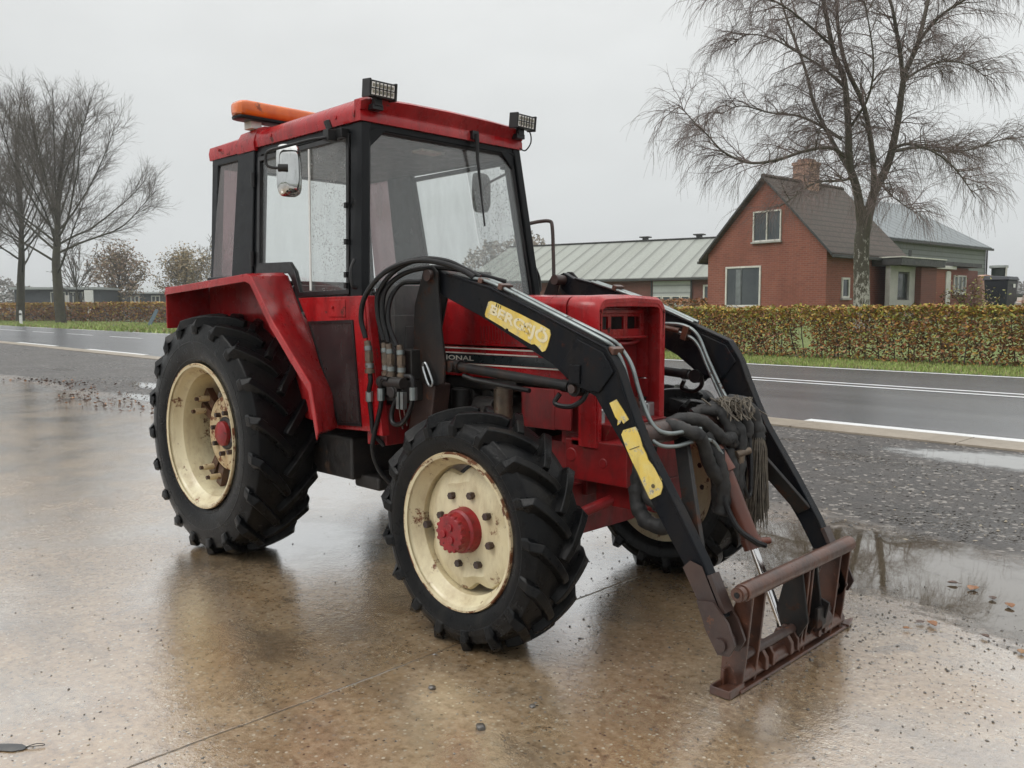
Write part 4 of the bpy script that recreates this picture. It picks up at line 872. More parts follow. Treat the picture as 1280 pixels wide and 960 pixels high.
def m_yard():
    m = bpy.data.materials.new('wet_yard'); N, L = nodes_of(m); b = N['Principled BSDF']
    tc = N.new('ShaderNodeTexCoord').outputs['Object']
    sx = N.new('ShaderNodeSeparateXYZ'); L.new(tc, sx.inputs[0])
    # zone mask: concrete (0) near the tractor, loose wet chippings (1) towards the road
    warp = math_n(N, L, 'MULTIPLY', math_n(N, L, 'SUBTRACT', noise_tex(N, L, tc, .55, 6, .65), .5), 1.9)
    yy = math_n(N, L, 'ADD', sx.outputs[1], warp)
    zone = val01(N, L, yy, 2.05, 2.65)
    big = noise_tex(N, L, tc, .45, 5, .6); mid = noise_tex(N, L, tc, 2.6, 7, .68); fine = noise_tex(N, L, tc, 26, 6, .7); vfine = noise_tex(N, L, tc, 110, 3, .6)
    # concrete
    c1 = mixc(N, L, val01(N, L, mid, .36, .66), (.290, .176, .080), (.455, .315, .170))
    c1 = mixc(N, L, val01(N, L, big, .38, .66), c1, mixc(N, L, val01(N, L, mid, .3, .7), (.300, .206, .117), (.395, .300, .198)))
    c1 = mixc(N, L, val01(N, L, fine, .50, .70), c1, (.15, .092, .042))
    c1 = mixc(N, L, val01(N, L, fine, .46, .30, 0, .65), c1, (.50, .42, .30))
    v = N.new('ShaderNodeTexVoronoi'); v.inputs['Scale'].default_value = 52; L.new(tc, v.inputs['Vector'])
    sc = N.new('ShaderNodeSeparateColor'); L.new(v.outputs['Color'], sc.inputs[0])
    agg = math_n(N, L, 'MULTIPLY', val01(N, L, v.outputs['Distance'], .38, .24), val01(N, L, sc.outputs[0], .52, .56))
    c1 = mixc(N, L, agg, c1, mixc(N, L, sc.outputs[1], (.62, .55, .42), (.05, .034, .022)))  # aggregate specks; the pale ones also paint wet sparkle into the colour
    # old oil and mud stains, damp darker patches
    st_ = noise_tex(N, L, vscale(N, L, tc, (1.0, 1.0, 1)), 3.4, 7, .72, .6)
    c1 = mixc(N, L, val01(N, L, st_, .60, .68, 0, .62), c1, (.070, .050, .034))
    c1 = mixc(N, L, val01(N, L, noise_tex(N, L, vscale(N, L, tc, (.6, 1.6, 1)), 1.1, 6, .7), .50, .64, 0, .50), c1, (.12, .095, .070))
    toward = val01(N, L, sx.outputs[1], .2, 2.2); c1 = mixc(N, L, math_n(N, L, 'MULTIPLY', toward, .55), c1, (.115, .095, .078))
    # chippings
    vg = N.new('ShaderNodeTexVoronoi'); vg.inputs['Scale'].default_value = 30; L.new(tc, vg.inputs['Vector'])
    sg = N.new('ShaderNodeSeparateColor'); L.new(vg.outputs['Color'], sg.inputs[0])
    g1 = mixc(N, L, sg.outputs[0], (.014, .0125, .0115), (.046, .041, .038))
    g1 = mixc(N, L, val01(N, L, mid, .35, .7), g1, (.050, .042, .036))
    g1 = mixc(N, L, val01(N, L, sg.outputs[1], .90, .93), g1, (.22, .20, .18))
    col = mixc(N, L, zone, c1, g1)
    # saw-cut joint across the slab
    jx = math_n(N, L, 'ADD', sx.outputs[0], math_n(N, L, 'MULTIPLY', math_n(N, L, 'SUBTRACT', noise_tex(N, L, tc, 1.6, 8, .75), .5), .05))
    jd = math_n(N, L, 'ABSOLUTE', math_n(N, L, 'SUBTRACT', jx, 2.265))
    joint = math_n(N, L, 'MULTIPLY', val01(N, L, jd, .009, .002), math_n(N, L, 'SUBTRACT', 1.0, zone))
    col = mixc(N, L, math_n(N, L, 'MULTIPLY', joint, .8), col, (.045, .035, .025))
    # standing water film: smooth in the low spots
    wet = val01(N, L, noise_tex(N, L, tc, .8, 5, .6), .44, .60)
    wetg = val01(N, L, noise_tex(N, L, vscale(N, L, tc, (.5, 1.2, 1)), .9, 6, .65), .52, .60)
    r_con = math_n(N, L, 'ADD', val01(N, L, wet, 0, 1, .30, .15), math_n(N, L, 'MULTIPLY', fine, .16))
    r_gra = val01(N, L, wetg, 0, 1, .60, .25)
    rg = mixc(N, L, zone, r_con, r_gra); crg = mixc(N, L, zone, val01(N, L, wet, 0, 1, .13, .06), val01(N, L, wetg, 0, 1, .34, .08))
    L.new(col, b.inputs['Base Color']); L.new(rg, b.inputs['Roughness'])
    b.inputs['Specular IOR Level'].default_value = .5

    h = math_n(N, L, 'ADD', math_n(N, L, 'MULTIPLY', fine, .5), math_n(N, L, 'MULTIPLY', vfine, .25))
    hg = math_n(N, L, 'ADD', math_n(N, L, 'MULTIPLY', math_n(N, L, 'SUBTRACT', 1.0, vg.outputs['Distance']), 1.8), mid)
    hh = mixc(N, L, zone, h, hg); hh = math_n(N, L, 'SUBTRACT', hh, math_n(N, L, 'MULTIPLY', joint, .8))
    hh = math_n(N, L, 'ADD', hh, math_n(N, L, 'MULTIPLY', mid, .8))
    bp = N.new('ShaderNodeBump'); bp.inputs['Strength'].default_value = .55; bp.inputs['Distance'].default_value = .012; L.new(hh, bp.inputs['Height']); L.new(bp.outputs[0], b.inputs['Normal'])
    bp2 = N.new('ShaderNodeBump'); bp2.inputs['Strength'].default_value = .24; bp2.inputs['Distance'].default_value = .012; L.new(hh, bp2.inputs['Height']); 
    # the water film: a clear sheen over the slab, strongest where one looks along it
    gl = N.new('ShaderNodeBsdfGlossy'); L.new(crg, gl.inputs['Roughness']); L.new(bp2.outputs[0], gl.inputs['Normal']); gl.inputs['Color'].default_value = (.97, .97, .98, 1)
    fw_ = N.new('ShaderNodeLayerWeight'); fw_.inputs[0].default_value = .5; L.new(bp2.outputs[0], fw_.inputs['Normal'])
    ff = math_n(N, L, 'ADD', math_n(N, L, 'MULTIPLY', math_n(N, L, 'POWER', fw_.outputs['Facing'], 1.6), 1.0), .06)
    ff = math_n(N, L, 'MULTIPLY', ff, math_n(N, L, 'SUBTRACT', 1.0, math_n(N, L, 'MULTIPLY', joint, .9)))
    ff = math_n(N, L, 'MULTIPLY', ff, math_n(N, L, 'MULTIPLY', val01(N, L, zone, 0, 1, 1.0, .10), val01(N, L, wet, 0, 1, .74, 1.0)))
    mxf = N.new('ShaderNodeMixShader'); L.new(ff, mxf.inputs[0]); L.new(b.outputs[0], mxf.inputs[1]); L.new(gl.outputs[0], mxf.inputs[2]); L.new(mxf.outputs[0], N['Material Output'].inputs[0])
    return m
def m_simple(name, stops, scale, rough=.8, bump=.4, scale2=None, spec=.5, aniso=(1, 1, 1), dist=.02):
    m = bpy.data.materials.new(name); N, L = nodes_of(m); b = N['Principled BSDF']
    tc = vscale(N, L, N.new('ShaderNodeTexCoord').outputs['Object'], aniso)
    n1 = noise_tex(N, L, tc, scale, 8, .65); n2 = noise_tex(N, L, tc, scale2 or scale * 14, 5, .6)
    f = math_n(N, L, 'ADD', math_n(N, L, 'MULTIPLY', n1, .65), math_n(N, L, 'MULTIPLY', n2, .35))
    L.new(ramp(N, L, f, stops), b.inputs['Base Color']); b.inputs['Roughness'].default_value = rough; b.inputs['Specular IOR Level'].default_value = spec
    bp = N.new('ShaderNodeBump'); bp.inputs['Strength'].default_value = bump; bp.inputs['Distance'].default_value = dist; L.new(n2, bp.inputs['Height']); L.new(bp.outputs[0], b.inputs['Normal'])
    return m
M['yard'] = m_yard()
M['field'] = m_simple('field_grass', [(.3, (.035, .055, .018)), (.5, (.06, .085, .03)), (.7, (.085, .08, .04))], .35, .9)
M['asphalt'] = m_simple('wet_asphalt', [(.34, (.060, .064, .072)), (.5, (.098, .102, .111)), (.66, (.135, .139, .147))], .8, .26, .25, 60, aniso=(.12, 1, 1), dist=.006, spec=.9)
M['kerb'] = m_simple('edge_concrete', [(.3, (.20, .165, .125)), (.5, (.28, .24, .19)), (.7, (.36, .31, .25))], .8, .45, .3)
M['marking'] = m_simple('road_paint', [(.36, (.30, .31, .31)), (.44, (.62, .63, .63)), (.7, (.78, .78, .78))], 3, .5, .2)
m = bpy.data.materials.new('puddle_water'); N, L = nodes_of(m); b = N['Principled BSDF']; tcw = N.new('ShaderNodeTexCoord').outputs['Object']
set_in(b, Base_Color=(.085, .066, .045, 1), Roughness=.03, IOR=1.33); b.inputs['Specular IOR Level'].default_value = .9; b.inputs['Coat Weight'].default_value = 1.0; b.inputs['Coat Roughness'].default_value = .02
bp = N.new('ShaderNodeBump'); bp.inputs['Strength'].default_value = .10; bp.inputs['Distance'].default_value = .004; L.new(noise_tex(N, L, tcw, 9, 2), bp.inputs['Height']); L.new(bp.outputs[0], b.inputs['Normal'])
at_n = N.new('ShaderNodeAttribute'); at_n.attribute_name = 'depth'; tr_n = N.new('ShaderNodeBsdfTransparent'); mxs = N.new('ShaderNodeMixShader')
edge = math_n(N, L, 'ADD', at_n.outputs['Fac'], math_n(N, L, 'MULTIPLY', math_n(N, L, 'SUBTRACT', noise_tex(N, L, tcw, 6, 8, .75), .5), 2.6))
L.new(val01(N, L, edge, .05, .85), mxs.inputs[0]); L.new(tr_n.outputs[0], mxs.inputs[1]); L.new(b.outputs[0], mxs.inputs[2]); L.new(mxs.outputs[0], N['Material Output'].inputs[0])
M['water'] = m

sheet('ground', [(-2500, -2500), (2500, -2500), (2500, 2500), (-2500, 2500)], 0, 'field')
ry0 = lambda x: 7.68 - .036 * x     # near painted edge line
ry1 = lambda x: 17.65 - .045 * x    # far painted edge line
rc = lambda x: 13.35 - .042 * x
XS = (-420, 160)
sheet('yard', [(-90, -60), (40, -60), (40, ry0(40) - .2), (-90, ry0(-90) - .2)], GZ, 'yard')
sheet('road', [(XS[0], ry0(XS[0]) - .10), (XS[1], ry0(XS[1]) - .10), (XS[1], ry1(XS[1]) + .35), (XS[0], ry1(XS[0]) + .35)], .012, 'asphalt')
# concrete edge strip between yard and carriageway: slabs with a low upstand
mb = MB(); x = -120
while x < 60:
    w = 2.0; mb.hexa([(x + .006, ry0(x) - .80, .0), (x + w - .006, ry0(x + w) - .80, .0), (x + w - .006, ry0(x + w) - .12, .0), (x + .006, ry0(x) - .12, .0), (x + .006, ry0(x) - .80, .030), (x + w - .006, ry0(x + w) - .80, .030), (x + w - .006, ry0(x + w) - .12, .020), (x + .006, ry0(x) - .12, .020)]); x += w
tag(mb.build('kerb_strip', 'kerb', bevel=.006), kind='structure')
def marks(name, f, segs, w, z=.018):
    mb = MB()
    for a, b_ in segs: mb.add([(a, f(a) - w / 2, z), (b_, f(b_) - w / 2, z), (b_, f(b_) + w / 2, z), (a, f(a) + w / 2, z)], [(0, 1, 2, 3)])
    tag(mb.build(name, 'marking', smooth=0), kind='structure')
marks('road_edge_marking', lambda x: ry0(x) + .0, [(-.15, 60)] + [(x, x + 6.0) for x in range(-300, -12, 10)], .22)
marks('road_centre_marking', lambda x: rc(x) - .27, [(-36, 60)], .17)
marks('road_centre_marking', lambda x: rc(x) + .27, [(-300, -64), (-36, 60)] + [(-62, -57), (-54, -49), (-46, -41)], .17)
marks('road_edge_marking', lambda x: ry1(x), [(x, x + 9.0) for x in range(-306, -20, 14)] + [(-12, 60)], .22)
# grass verge beyond the road: real blades over a dark sward
mb = MB()
def rnd_quad(c, sz, m=0, flat=.5):
    a, t = random.uniform(0, 2 * PI), random.uniform(-1, 1)
    u = Vector((math.cos(a), math.sin(a), random.uniform(-flat, flat))).normalized() * sz; w = Vector((-math.sin(a) * t, math.cos(a) * t, random.uniform(.2, 1))).normalized() * sz * .6
    c = Vector(c); mb_cur.add([c - u, c + w * .9, c + u, c - w * .9], [(0, 1, 2, 3)], m)
M['grass_a'] = m_simple('grass_blade', [(.3, (.17, .24, .05)), (.5, (.26, .34, .08)), (.7, (.34, .38, .13))], 1.2, .6, .0)
M['grass_b'] = m_simple('dry_grass_blade', [(.3, (.24, .24, .09)), (.5, (.32, .28, .12)), (.7, (.36, .31, .16))], 1.2, .7, .0)
def blades(x0, x1, f0, f1, n, h, w):
    for i in range(n):
        x = random.uniform(x0, x1); y = f0(x) + (f1(x) - f0(x)) * random.random(); a = random.uniform(0, 2 * PI); hh = h * random.uniform(.5, 1.3)
        dx, dy = math.cos(a) * w, math.sin(a) * w; bx, by = random.uniform(-.5, .5) * hh, random.uniform(-.5, .5) * hh
        mb.add([(x - dx, y - dy, 0), (x + dx, y + dy, 0), (x + bx, y + by, hh)], [(0, 1, 2)], 0 if random.random() < .8 else 1)
blades(-16, 8, lambda x: ry1(x) + .25, lambda x: 23.5 - .02 * x, 30000, .085, .016)
blades(-160, -30, lambda x: ry1(x) + .25, lambda x: 31.5 - .05 * x, 14000, .22, .09)
tag(mb.build('grass', ['grass_a', 'grass_b'], smooth=0), kind='stuff')
# lawn beyond the hedge, rising to the house
M['lawn'] = m_simple('lawn_grass', [(.3, (.085, .13, .035)), (.5, (.15, .20, .055)), (.7, (.21, .22, .09))], .8, .85, .8, 30)
mb = MB(); lx = [-60, -40, -25, -15, -5, 5, 15, 30, 60]; lr = [(22.9, .004), (26, .25), (30, .75), (35, LAWN), (120, LAWN + .02)]
vs = [(x, y - .03 * x if y < 100 else y, z) for y, z in lr for x in lx]; n = len(lx)
mb.add(vs, [(i * n + j, i * n + j + 1, (i + 1) * n + j + 1, (i + 1) * n + j) for i in range(len(lr) - 1) for j in range(n - 1)])
tag(mb.build('lawn', 'lawn', smooth=60), kind='structure')
# puddles
def blob(pts, z, name, jit=.05, n=7, fe=1.0):
    c = curve_pts([(x, y, 0) for x, y in pts + pts[:1]], n)[:-1]
    q = [(p.x, p.y) for p in c]
    # a film of water that thins out to nothing over its outer hand's breadth
    n = len(q); cx, cy = sum(p[0] for p in q) / n, sum(p[1] for p in q) / n; mb = MB(); rings = []
    nrm = []
    for i in range(n):
        a, b_ = q[i - 1], q[(i + 1) % n]; t = Vector((b_[0] - a[0], b_[1] - a[1], 0)).normalized(); nrm.append(Vector((t.y, -t.x, 0)))
    ar = sum(q[i][0] * q[(i + 1) % n][1] - q[(i + 1) % n][0] * q[i][1] for i in range(n)); sg = 1 if ar > 0 else -1
    for s_ in (.62, 1.28): rings.append([(cx + (p[0] - cx) * s_, cy + (p[1] - cy) * s_, z) for p in q])
    mb.add(rings[0] + rings[1], [tuple(range(n))] + [(i, (i + 1) % n, n + (i + 1) % n, n + i) for i in range(n)])
    o = mb.build(name, 'water', smooth=0)
    if o.data.polygons[0].normal.z < 0: o.data.flip_normals()
    at_ = o.data.attributes.new('depth', 'FLOAT', 'POINT')
    for i in range(2 * n): at_.data[i].value = 1.0 if i < n else 0.0
    return tag(o, kind='structure')
blob([(1.7, 1.95), (2.3, 2.25), (2.9, 2.42), (3.3, 2.46), (3.8, 2.28), (4.6, 2.1), (5.5, 1.7), (5.3, 1.0), (4.5, .70), (3.9, .98), (3.45, 1.15), (2.9, 1.1), (2.2, 1.35)], .0055, 'puddle')
blob([(1.55, 6.05), (2.06, 6.32), (2.75, 6.52), (3.8, 6.5), (3.8, 5.75), (2.9, 5.62), (2.1, 5.72)], .0055, 'puddle')
blob([(-13.3, 3.9), (-12.2, 4.1), (-11.0, 4.0), (-10.2, 3.75), (-11.2, 3.45), (-12.4, 3.5)], .0055, 'puddle')
blob([(-11.2, 2.75), (-10.0, 2.95), (-8.6, 2.85), (-8.0, 2.6), (-9.2, 2.45), (-10.6, 2.5)], .0055, 'puddle')
blob([(-12.5, 5.4), (-10.5, 5.6), (-9.2, 5.5), (-10.0, 5.15), (-11.6, 5.1)], .0055, 'puddle')
# loose stones on the wet yard
M['stone'] = paint('loose_stone', (.05, .045, .04), (.10, .09, .08), .35, nscale=3, coat=.4)
M['stone_pale'] = paint('pale_stone', (.34, .29, .21), (.22, .18, .13), .35, nscale=3, coat=.4)
mb = MB()
OCT = [(1, 0, 0), (-1, 0, 0), (0, 1, 0), (0, -1, 0), (0, 0, 1), (0, 0, -.6)]; OF = [(0, 2, 4), (2, 1, 4), (1, 3, 4), (3, 0, 4), (2, 0, 5), (1, 2, 5), (3, 1, 5), (0, 3, 5)]
def stone(x, y, r, m=0):
    a = random.uniform(0, PI); ca, sa = math.cos(a), math.sin(a); sx_, sy_, sz_ = random.uniform(.7, 1.4) * r, random.uniform(.6, 1.1) * r, random.uniform(.35, .8) * r; vs = []
    for p in OCT:
        q = (p[0] * sx_ * random.uniform(.75, 1.2), p[1] * sy_ * random.uniform(.75, 1.2), p[2] * sz_); vs.append((x + q[0] * ca - q[1] * sa, y + q[0] * sa + q[1] * ca, GZ + sz_ * .4 + q[2]))
    mb.add(vs, OF, m)
def clear_of_water(x, y): return not (2.4 < x < 5.2 and 1.5 < y < 2.3) and not (1.5 < x < 3.8 and 5.5 < y < 6.6)
for i in range(5200):        # concrete: sparse specks
    D = 2.2 + random.random() ** 1.6 * 9; p = gp(random.uniform(-60, 1340), D)
    if p.y < 2.4 and clear_of_water(p.x, p.y) and random.random() < (.25 if mnoise.noise(Vector((p.x * .9, p.y * .9, 0))) < 0 else .8): stone(p.x, p.y, random.choice((.002, .003, .003, .004, .006)), 1 if random.random() < .35 else 0)
for i in range(2600):
    x, y = random.gauss(3.4, .8), random.gauss(.7, .6)
    if clear_of_water(x, y): stone(x, y, random.choice((.002, .003, .003, .004, .005, .008)), 0)
for i in range(19000):       # chippings zone, denser with distance lost to perspective
    D = 5.5 + random.random() ** 1.3 * 14; p = gp(random.uniform(-30, 1310), D)
    if clear_of_water(p.x, p.y) and 2.25 + mnoise.noise(Vector((p.x, p.y, 5))) * .35 < p.y < ry0(p.x) - .9: stone(p.x, p.y, random.choice((.006, .007, .009, .012, .018)) * (.7 + D * .03), 1 if random.random() < .05 else 0)
tag(mb.build('gravel', ['stone', 'stone_pale'], smooth=0), kind='stuff')
# a drift of leaves and mud along the edge of the slab, back left
M['leaf'] = paint('fallen_leaf_brown', (.20, .075, .025), (.28, .13, .04), .45, nscale=20, coat=.3)
M['leaf2'] = paint('fallen_leaf_tan', (.30, .17, .07), (.20, .09, .035), .45, nscale=20, coat=.3)
M['leaf3'] = paint('fallen_leaf_dark', (.06, .035, .025), (.10, .05, .03), .45, nscale=20, coat=.3)
mb = MB(); mb_cur = mb
for i in range(420):
    t = random.random(); x = -16 + 9.5 * t; y = 2.3 + .5 * math.sin(x * .8) + random.gauss(0, .16 + .25 * t); rnd_quad((x, y, .015 + random.random() * .03), random.uniform(.015, .04), random.choice((0, 2, 2, 2, 2, 2, 2)), .3)
tag(mb.build('leaf_litter', ['leaf', 'leaf2', 'leaf3'], smooth=0), kind='stuff')
# single fallen leaves
def leaf_mesh(nm, sz, curl, mat):
    mb = MB(); out = [(0, 0), (.18, .25), (.42, .34), (.70, .24), (1, 0), (.70, -.24), (.42, -.34), (.18, -.25)]; top = []; 
    for x, y in out: top.append((x * sz - sz / 2, y * sz, .006 + curl * sz * (abs(y) * .9 + .25 * abs(x - .5))))
    mid = [(q * sz - sz / 2, 0, .004) for q in (.18, .42, .70)]
    v = top + mid; f = [(0, 1, 8), (1, 2, 9, 8), (2, 3, 10, 9), (3, 4, 10), (4, 5, 10), (5, 6, 9, 10), (6, 7, 8, 9), (7, 0, 8)]
    k = len(v); v2 = v + [(x, y, z - .0015) for x, y, z in v]; f2 = f + [tuple(i + k for i in q[::-1]) for q in f] + [(i, i + k, (i + 1) % 8 + k, (i + 1) % 8) for i in range(8)]
    mb.add(v2, f2); mb.tube([(-sz / 2, 0, .004), (-sz * .8, .02 * sz, .006)], .0015, 4); return mb
LV = [(1215, 740, .075, 'leaf', 'orange brown leaf floating at the bright edge of the big puddle'), (1165, 785, .06, 'leaf', 'small orange leaf lying just before the big puddle'), (1150, 782, .045, 'leaf3', 'dark leaf beside a small orange leaf before the big puddle'),
      (1190, 733, .05, 'leaf3', 'dark curled leaf left of the orange leaf on the big puddle'), (1240, 752, .05, 'leaf3', 'dark leaf right of the orange leaf on the big puddle'), (1276, 820, .045, 'leaf2', 'yellow tan leaf lying on wet concrete at the right edge'), (1132, 790, .03, 'leaf', 'tiny orange leaf bit left of the small orange leaf'),
      (1262, 762, .06, 'leaf', 'flat reddish leaf nearest the right end of the big puddle'), (905, 855, .035, 'leaf3', 'dark wet leaf beside the foot plate of the tool carrier'), (1230, 800, .04, 'leaf3', 'black soaked leaf on concrete in front of the big puddle')]
def unproj(px, py, z=0.0):
    v = FWD * math.cos(PITCH) - Vector((0, 0, 1)) * math.sin(PITCH); up = FWD * math.sin(PITCH) + Vector((0, 0, 1)) * math.cos(PITCH)
    v = v + RGT * ((px - 640) / FPX) - up * ((py - 480) / FPX); return CAM + v * ((z - CAM.z) / v.z)
for px, py, sz, mt, lb in LV:
    p = unproj(px, py); o = leaf_mesh('fallen_leaf', sz * 1.15, random.uniform(.2, .5), mt).build('fallen_leaf', mt, smooth=0, fix=True); o.location = (p.x, p.y, .010); o.rotation_euler = (0, 0, random.uniform(0, 6)); tag(o, lb, 'leaf', 'fallen leaves around the big puddle')
for px, py, r, lb in ((600, 912, .020, 'dark pebble lying alone on the brown concrete in front of the front wheel'), (665, 885, .013, 'small dark pebble right of the bigger pebble on brown concrete'), (540, 862, .016, 'dark crumb of stone close under the near front tyre')):
    p = unproj(px, py); mb = MB(); bm = bmesh.new(); bmesh.ops.create_icosphere(bm, subdivisions=2, radius=r)
    for v in bm.verts: v.co *= 1 + .35 * mnoise.noise(v.co * 60 + Vector((px, 0, 0))); v.co.z *= .6
    mb.add([v.co for v in bm.verts], [tuple(v.index for v in f.verts) for f in bm.faces]); bm.free(); o = mb.build('pebble', 'stone', smooth=30); o.location = (p.x, p.y, GZ + r * .35); tag(o, lb, 'stone', 'pebbles on the concrete')
# flattened bit of grey sheet with a wire loop
p = unproj(15, 935); mb = MB(); mb.prism([(-.065, -.02), (-.03, -.03), (.02, -.028), (.05, -.012), (.055, .006), (.02, .022), (-.03, .018), (-.06, .012)], .002, .005, 'z')
sc_ = mb.build('metal_scrap', 'grime', smooth=0, bevel=.001); sc_.location = (p.x, p.y, GZ); sc_.rotation_euler = (0, 0, .62); tag(sc_, 'flattened grey metal scrap with a thin wire loop on the near concrete', 'scrap')
mb = MB(); mb.tube(curve_pts([(.05, 0, .006), (.085, .012, .008), (.105, .02, .007), (.10, .028, .008), (.075, .022, .01), (.05, .004, .006)], 4), .0015, 5); mb.build('wire_loop', 'cast', sc_)
# ------------------------------------------------------------------ buildings
def m_brick(name, a, b2, mortar, scale=1.0, stain=.35):
    m = bpy.data.materials.new(name); N, L = nodes_of(m); b = N['Principled BSDF']
    tc = N.new('ShaderNodeTexCoord').outputs['Object']; s = N.new('ShaderNodeSeparateXYZ'); L.new(tc, s.inputs[0]); cb = N.new('ShaderNodeCombineXYZ')
    L.new(math_n(N, L, 'ADD', s.outputs[0], s.outputs[1]), cb.inputs[0]); L.new(s.outputs[2], cb.inputs[1])
    br = N.new('ShaderNodeTexBrick'); L.new(cb.outputs[0], br.inputs['Vector']); br.inputs['Scale'].default_value = scale
    br.inputs['Brick Width'].default_value = .30; br.inputs['Row Height'].default_value = .095; br.inputs['Mortar Size'].default_value = .010; br.inputs['Mortar Smooth'].default_value = .3
    br.inputs['Color1'].default_value = rgba(a); br.inputs['Color2'].default_value = rgba(b2); br.inputs['Mortar'].default_value = rgba(mortar)
    n1 = noise_tex(N, L, vscale(N, L, tc, (1, 1, .5)), .7, 6, .65)
    col = mixc(N, L, val01(N, L, n1, .42, .72, 0, stain), br.outputs['Color'], tuple(c * .45 for c in a))
    col = mixc(N, L, val01(N, L, noise_tex(N, L, tc, 5, 4), .3, .7, 0, .4), col, tuple(min(1, c * 1.5) for c in b2))
    L.new(col, b.inputs['Base Color']); b.inputs['Roughness'].default_value = .75
    bp = N.new('ShaderNodeBump'); bp.inputs['Strength'].default_value = .6; bp.inputs['Distance'].default_value = .015; bp.invert = True; L.new(br.outputs['Fac'], bp.inputs['Height']); L.new(bp.outputs[0], b.inputs['Normal'])
    return m
M['brick'] = m_brick('red_brick', (.255, .080, .054), (.20, .062, .044), (.23, .15, .12))
M['brick_house'] = m_brick('weathered_brick', (.285, .088, .054), (.205, .062, .040), (.27, .18, .145), stain=.6)
M['brick_dark'] = m_brick('dark_brick', (.17, .058, .042), (.135, .048, .036), (.15, .10, .08))
M['brick_orange'] = m_brick('orange_brick', (.27, .085, .052), (.23, .07, .045), (.25, .16, .11), stain=.2)
M['brick_pink'] = m_brick('bare_brick', (.36, .19, .14), (.42, .26, .19), (.42, .32, .26))
def m_rows(name, a, b2, axis_scale, wave=1.0, rough=.6, bump=.8, stain=(.03, .03, .028), stain_amt=.5, sc2=None, metal=0):
    """rows of tiles / corrugations: bands along the object's x, y or z given by axis_scale"""
    m = bpy.data.materials.new(name); N, L = nodes_of(m); b = N['Principled BSDF']
    tc = N.new('ShaderNodeTexCoord').outputs['Object']; mp = vscale(N, L, tc, axis_scale)
    w = N.new('ShaderNodeTexWave'); w.wave_type = 'BANDS'; w.bands_direction = 'DIAGONAL'; w.wave_profile = 'SAW'; w.inputs['Scale'].default_value = wave; L.new(mp, w.inputs['Vector'])
    n1 = noise_tex(N, L, vscale(N, L, tc, sc2 or (1, 1, 1)), .6, 7, .7); n2 = noise_tex(N, L, tc, 7, 4)
    col = mixc(N, L, val01(N, L, n2, .3, .7), a, b2); col = mixc(N, L, val01(N, L, n1, .45, .75, 0, stain_amt), col, stain)
    col = mixc(N, L, val01(N, L, w.outputs['Fac'], .30, .0, 0, .85), col, tuple(c * .35 for c in a))
    L.new(col, b.inputs['Base Color']); b.inputs['Roughness'].default_value = rough; b.inputs['Metallic'].default_value = metal
    bp = N.new('ShaderNodeBump'); bp.inputs['Strength'].default_value = bump; bp.inputs['Distance'].default_value = .05; L.new(w.outputs['Fac'], bp.inputs['Height']); L.new(bp.outputs[0], b.inputs['Normal'])
    return m
M['tiles'] = m_rows('roof_tiles', (.065, .050, .042), (.115, .088, .072), (0, 0, 1), 2.3, stain=(.045, .05, .035), rough=.7)
M['slate_roof'] = m_rows('grey_sheet_roof', (.17, .195, .205), (.21, .235, .245), (1, 0, 0), .55, rough=.5, stain=(.11, .12, .12), bump=.3)
M['cladding'] = m_rows('grey_cladding', (.20, .215, .22), (.235, .25, .255), (0, 0, 1), 2.0, rough=.55, stain=(.13, .14, .14), stain_amt=.4)
M['mossy_roof'] = m_rows('mossy_fibre_roof', (.33, .345, .315), (.26, .28, .25), (1, 0, 0), .50, rough=.7, stain=(.185, .19, .155), sc2=(1.2, .1, .1), bump=.25)
M['concrete'] = m_simple('old_render', [(.3, (.30, .29, .27)), (.5, (.40, .39, .37)), (.7, (.48, .46, .43))], 1.5, .8, .3)
M['fascia'] = paint('dark_fascia', (.035, .036, .036), (.055, .055, .053), .5)
M['whitewood'] = paint('white_woodwork', (.70, .69, .64), (.55, .54, .49), .5, nscale=2, dirt=(.25, .24, .2), dirt_amt=.35)
M['grey_door'] = m_rows('grey_sectional_door', (.40, .42, .42), (.44, .46, .46), (0, 0, 1), 1.2, rough=.45, bump=.3, stain_amt=.2)
M['blueblack'] = paint('dark_board_cladding', (.045, .055, .065), (.06, .07, .08), .6)
M['paleroof'] = paint('pale_roof', (.38, .40, .40), (.32, .34, .34), .6)
M['binplastic'] = paint('blue_black_plastic', (.012, .016, .026), (.018, .022, .032), .4)
M['rubble'] = m_simple('broken_masonry', [(.3, (.34, .22, .17)), (.5, (.46, .40, .35)), (.7, (.55, .52, .48))], 2.0, .85, .5)
M['tank'] = paint('dark_green_tank', (.010, .018, .015), (.018, .026, .022), .4)

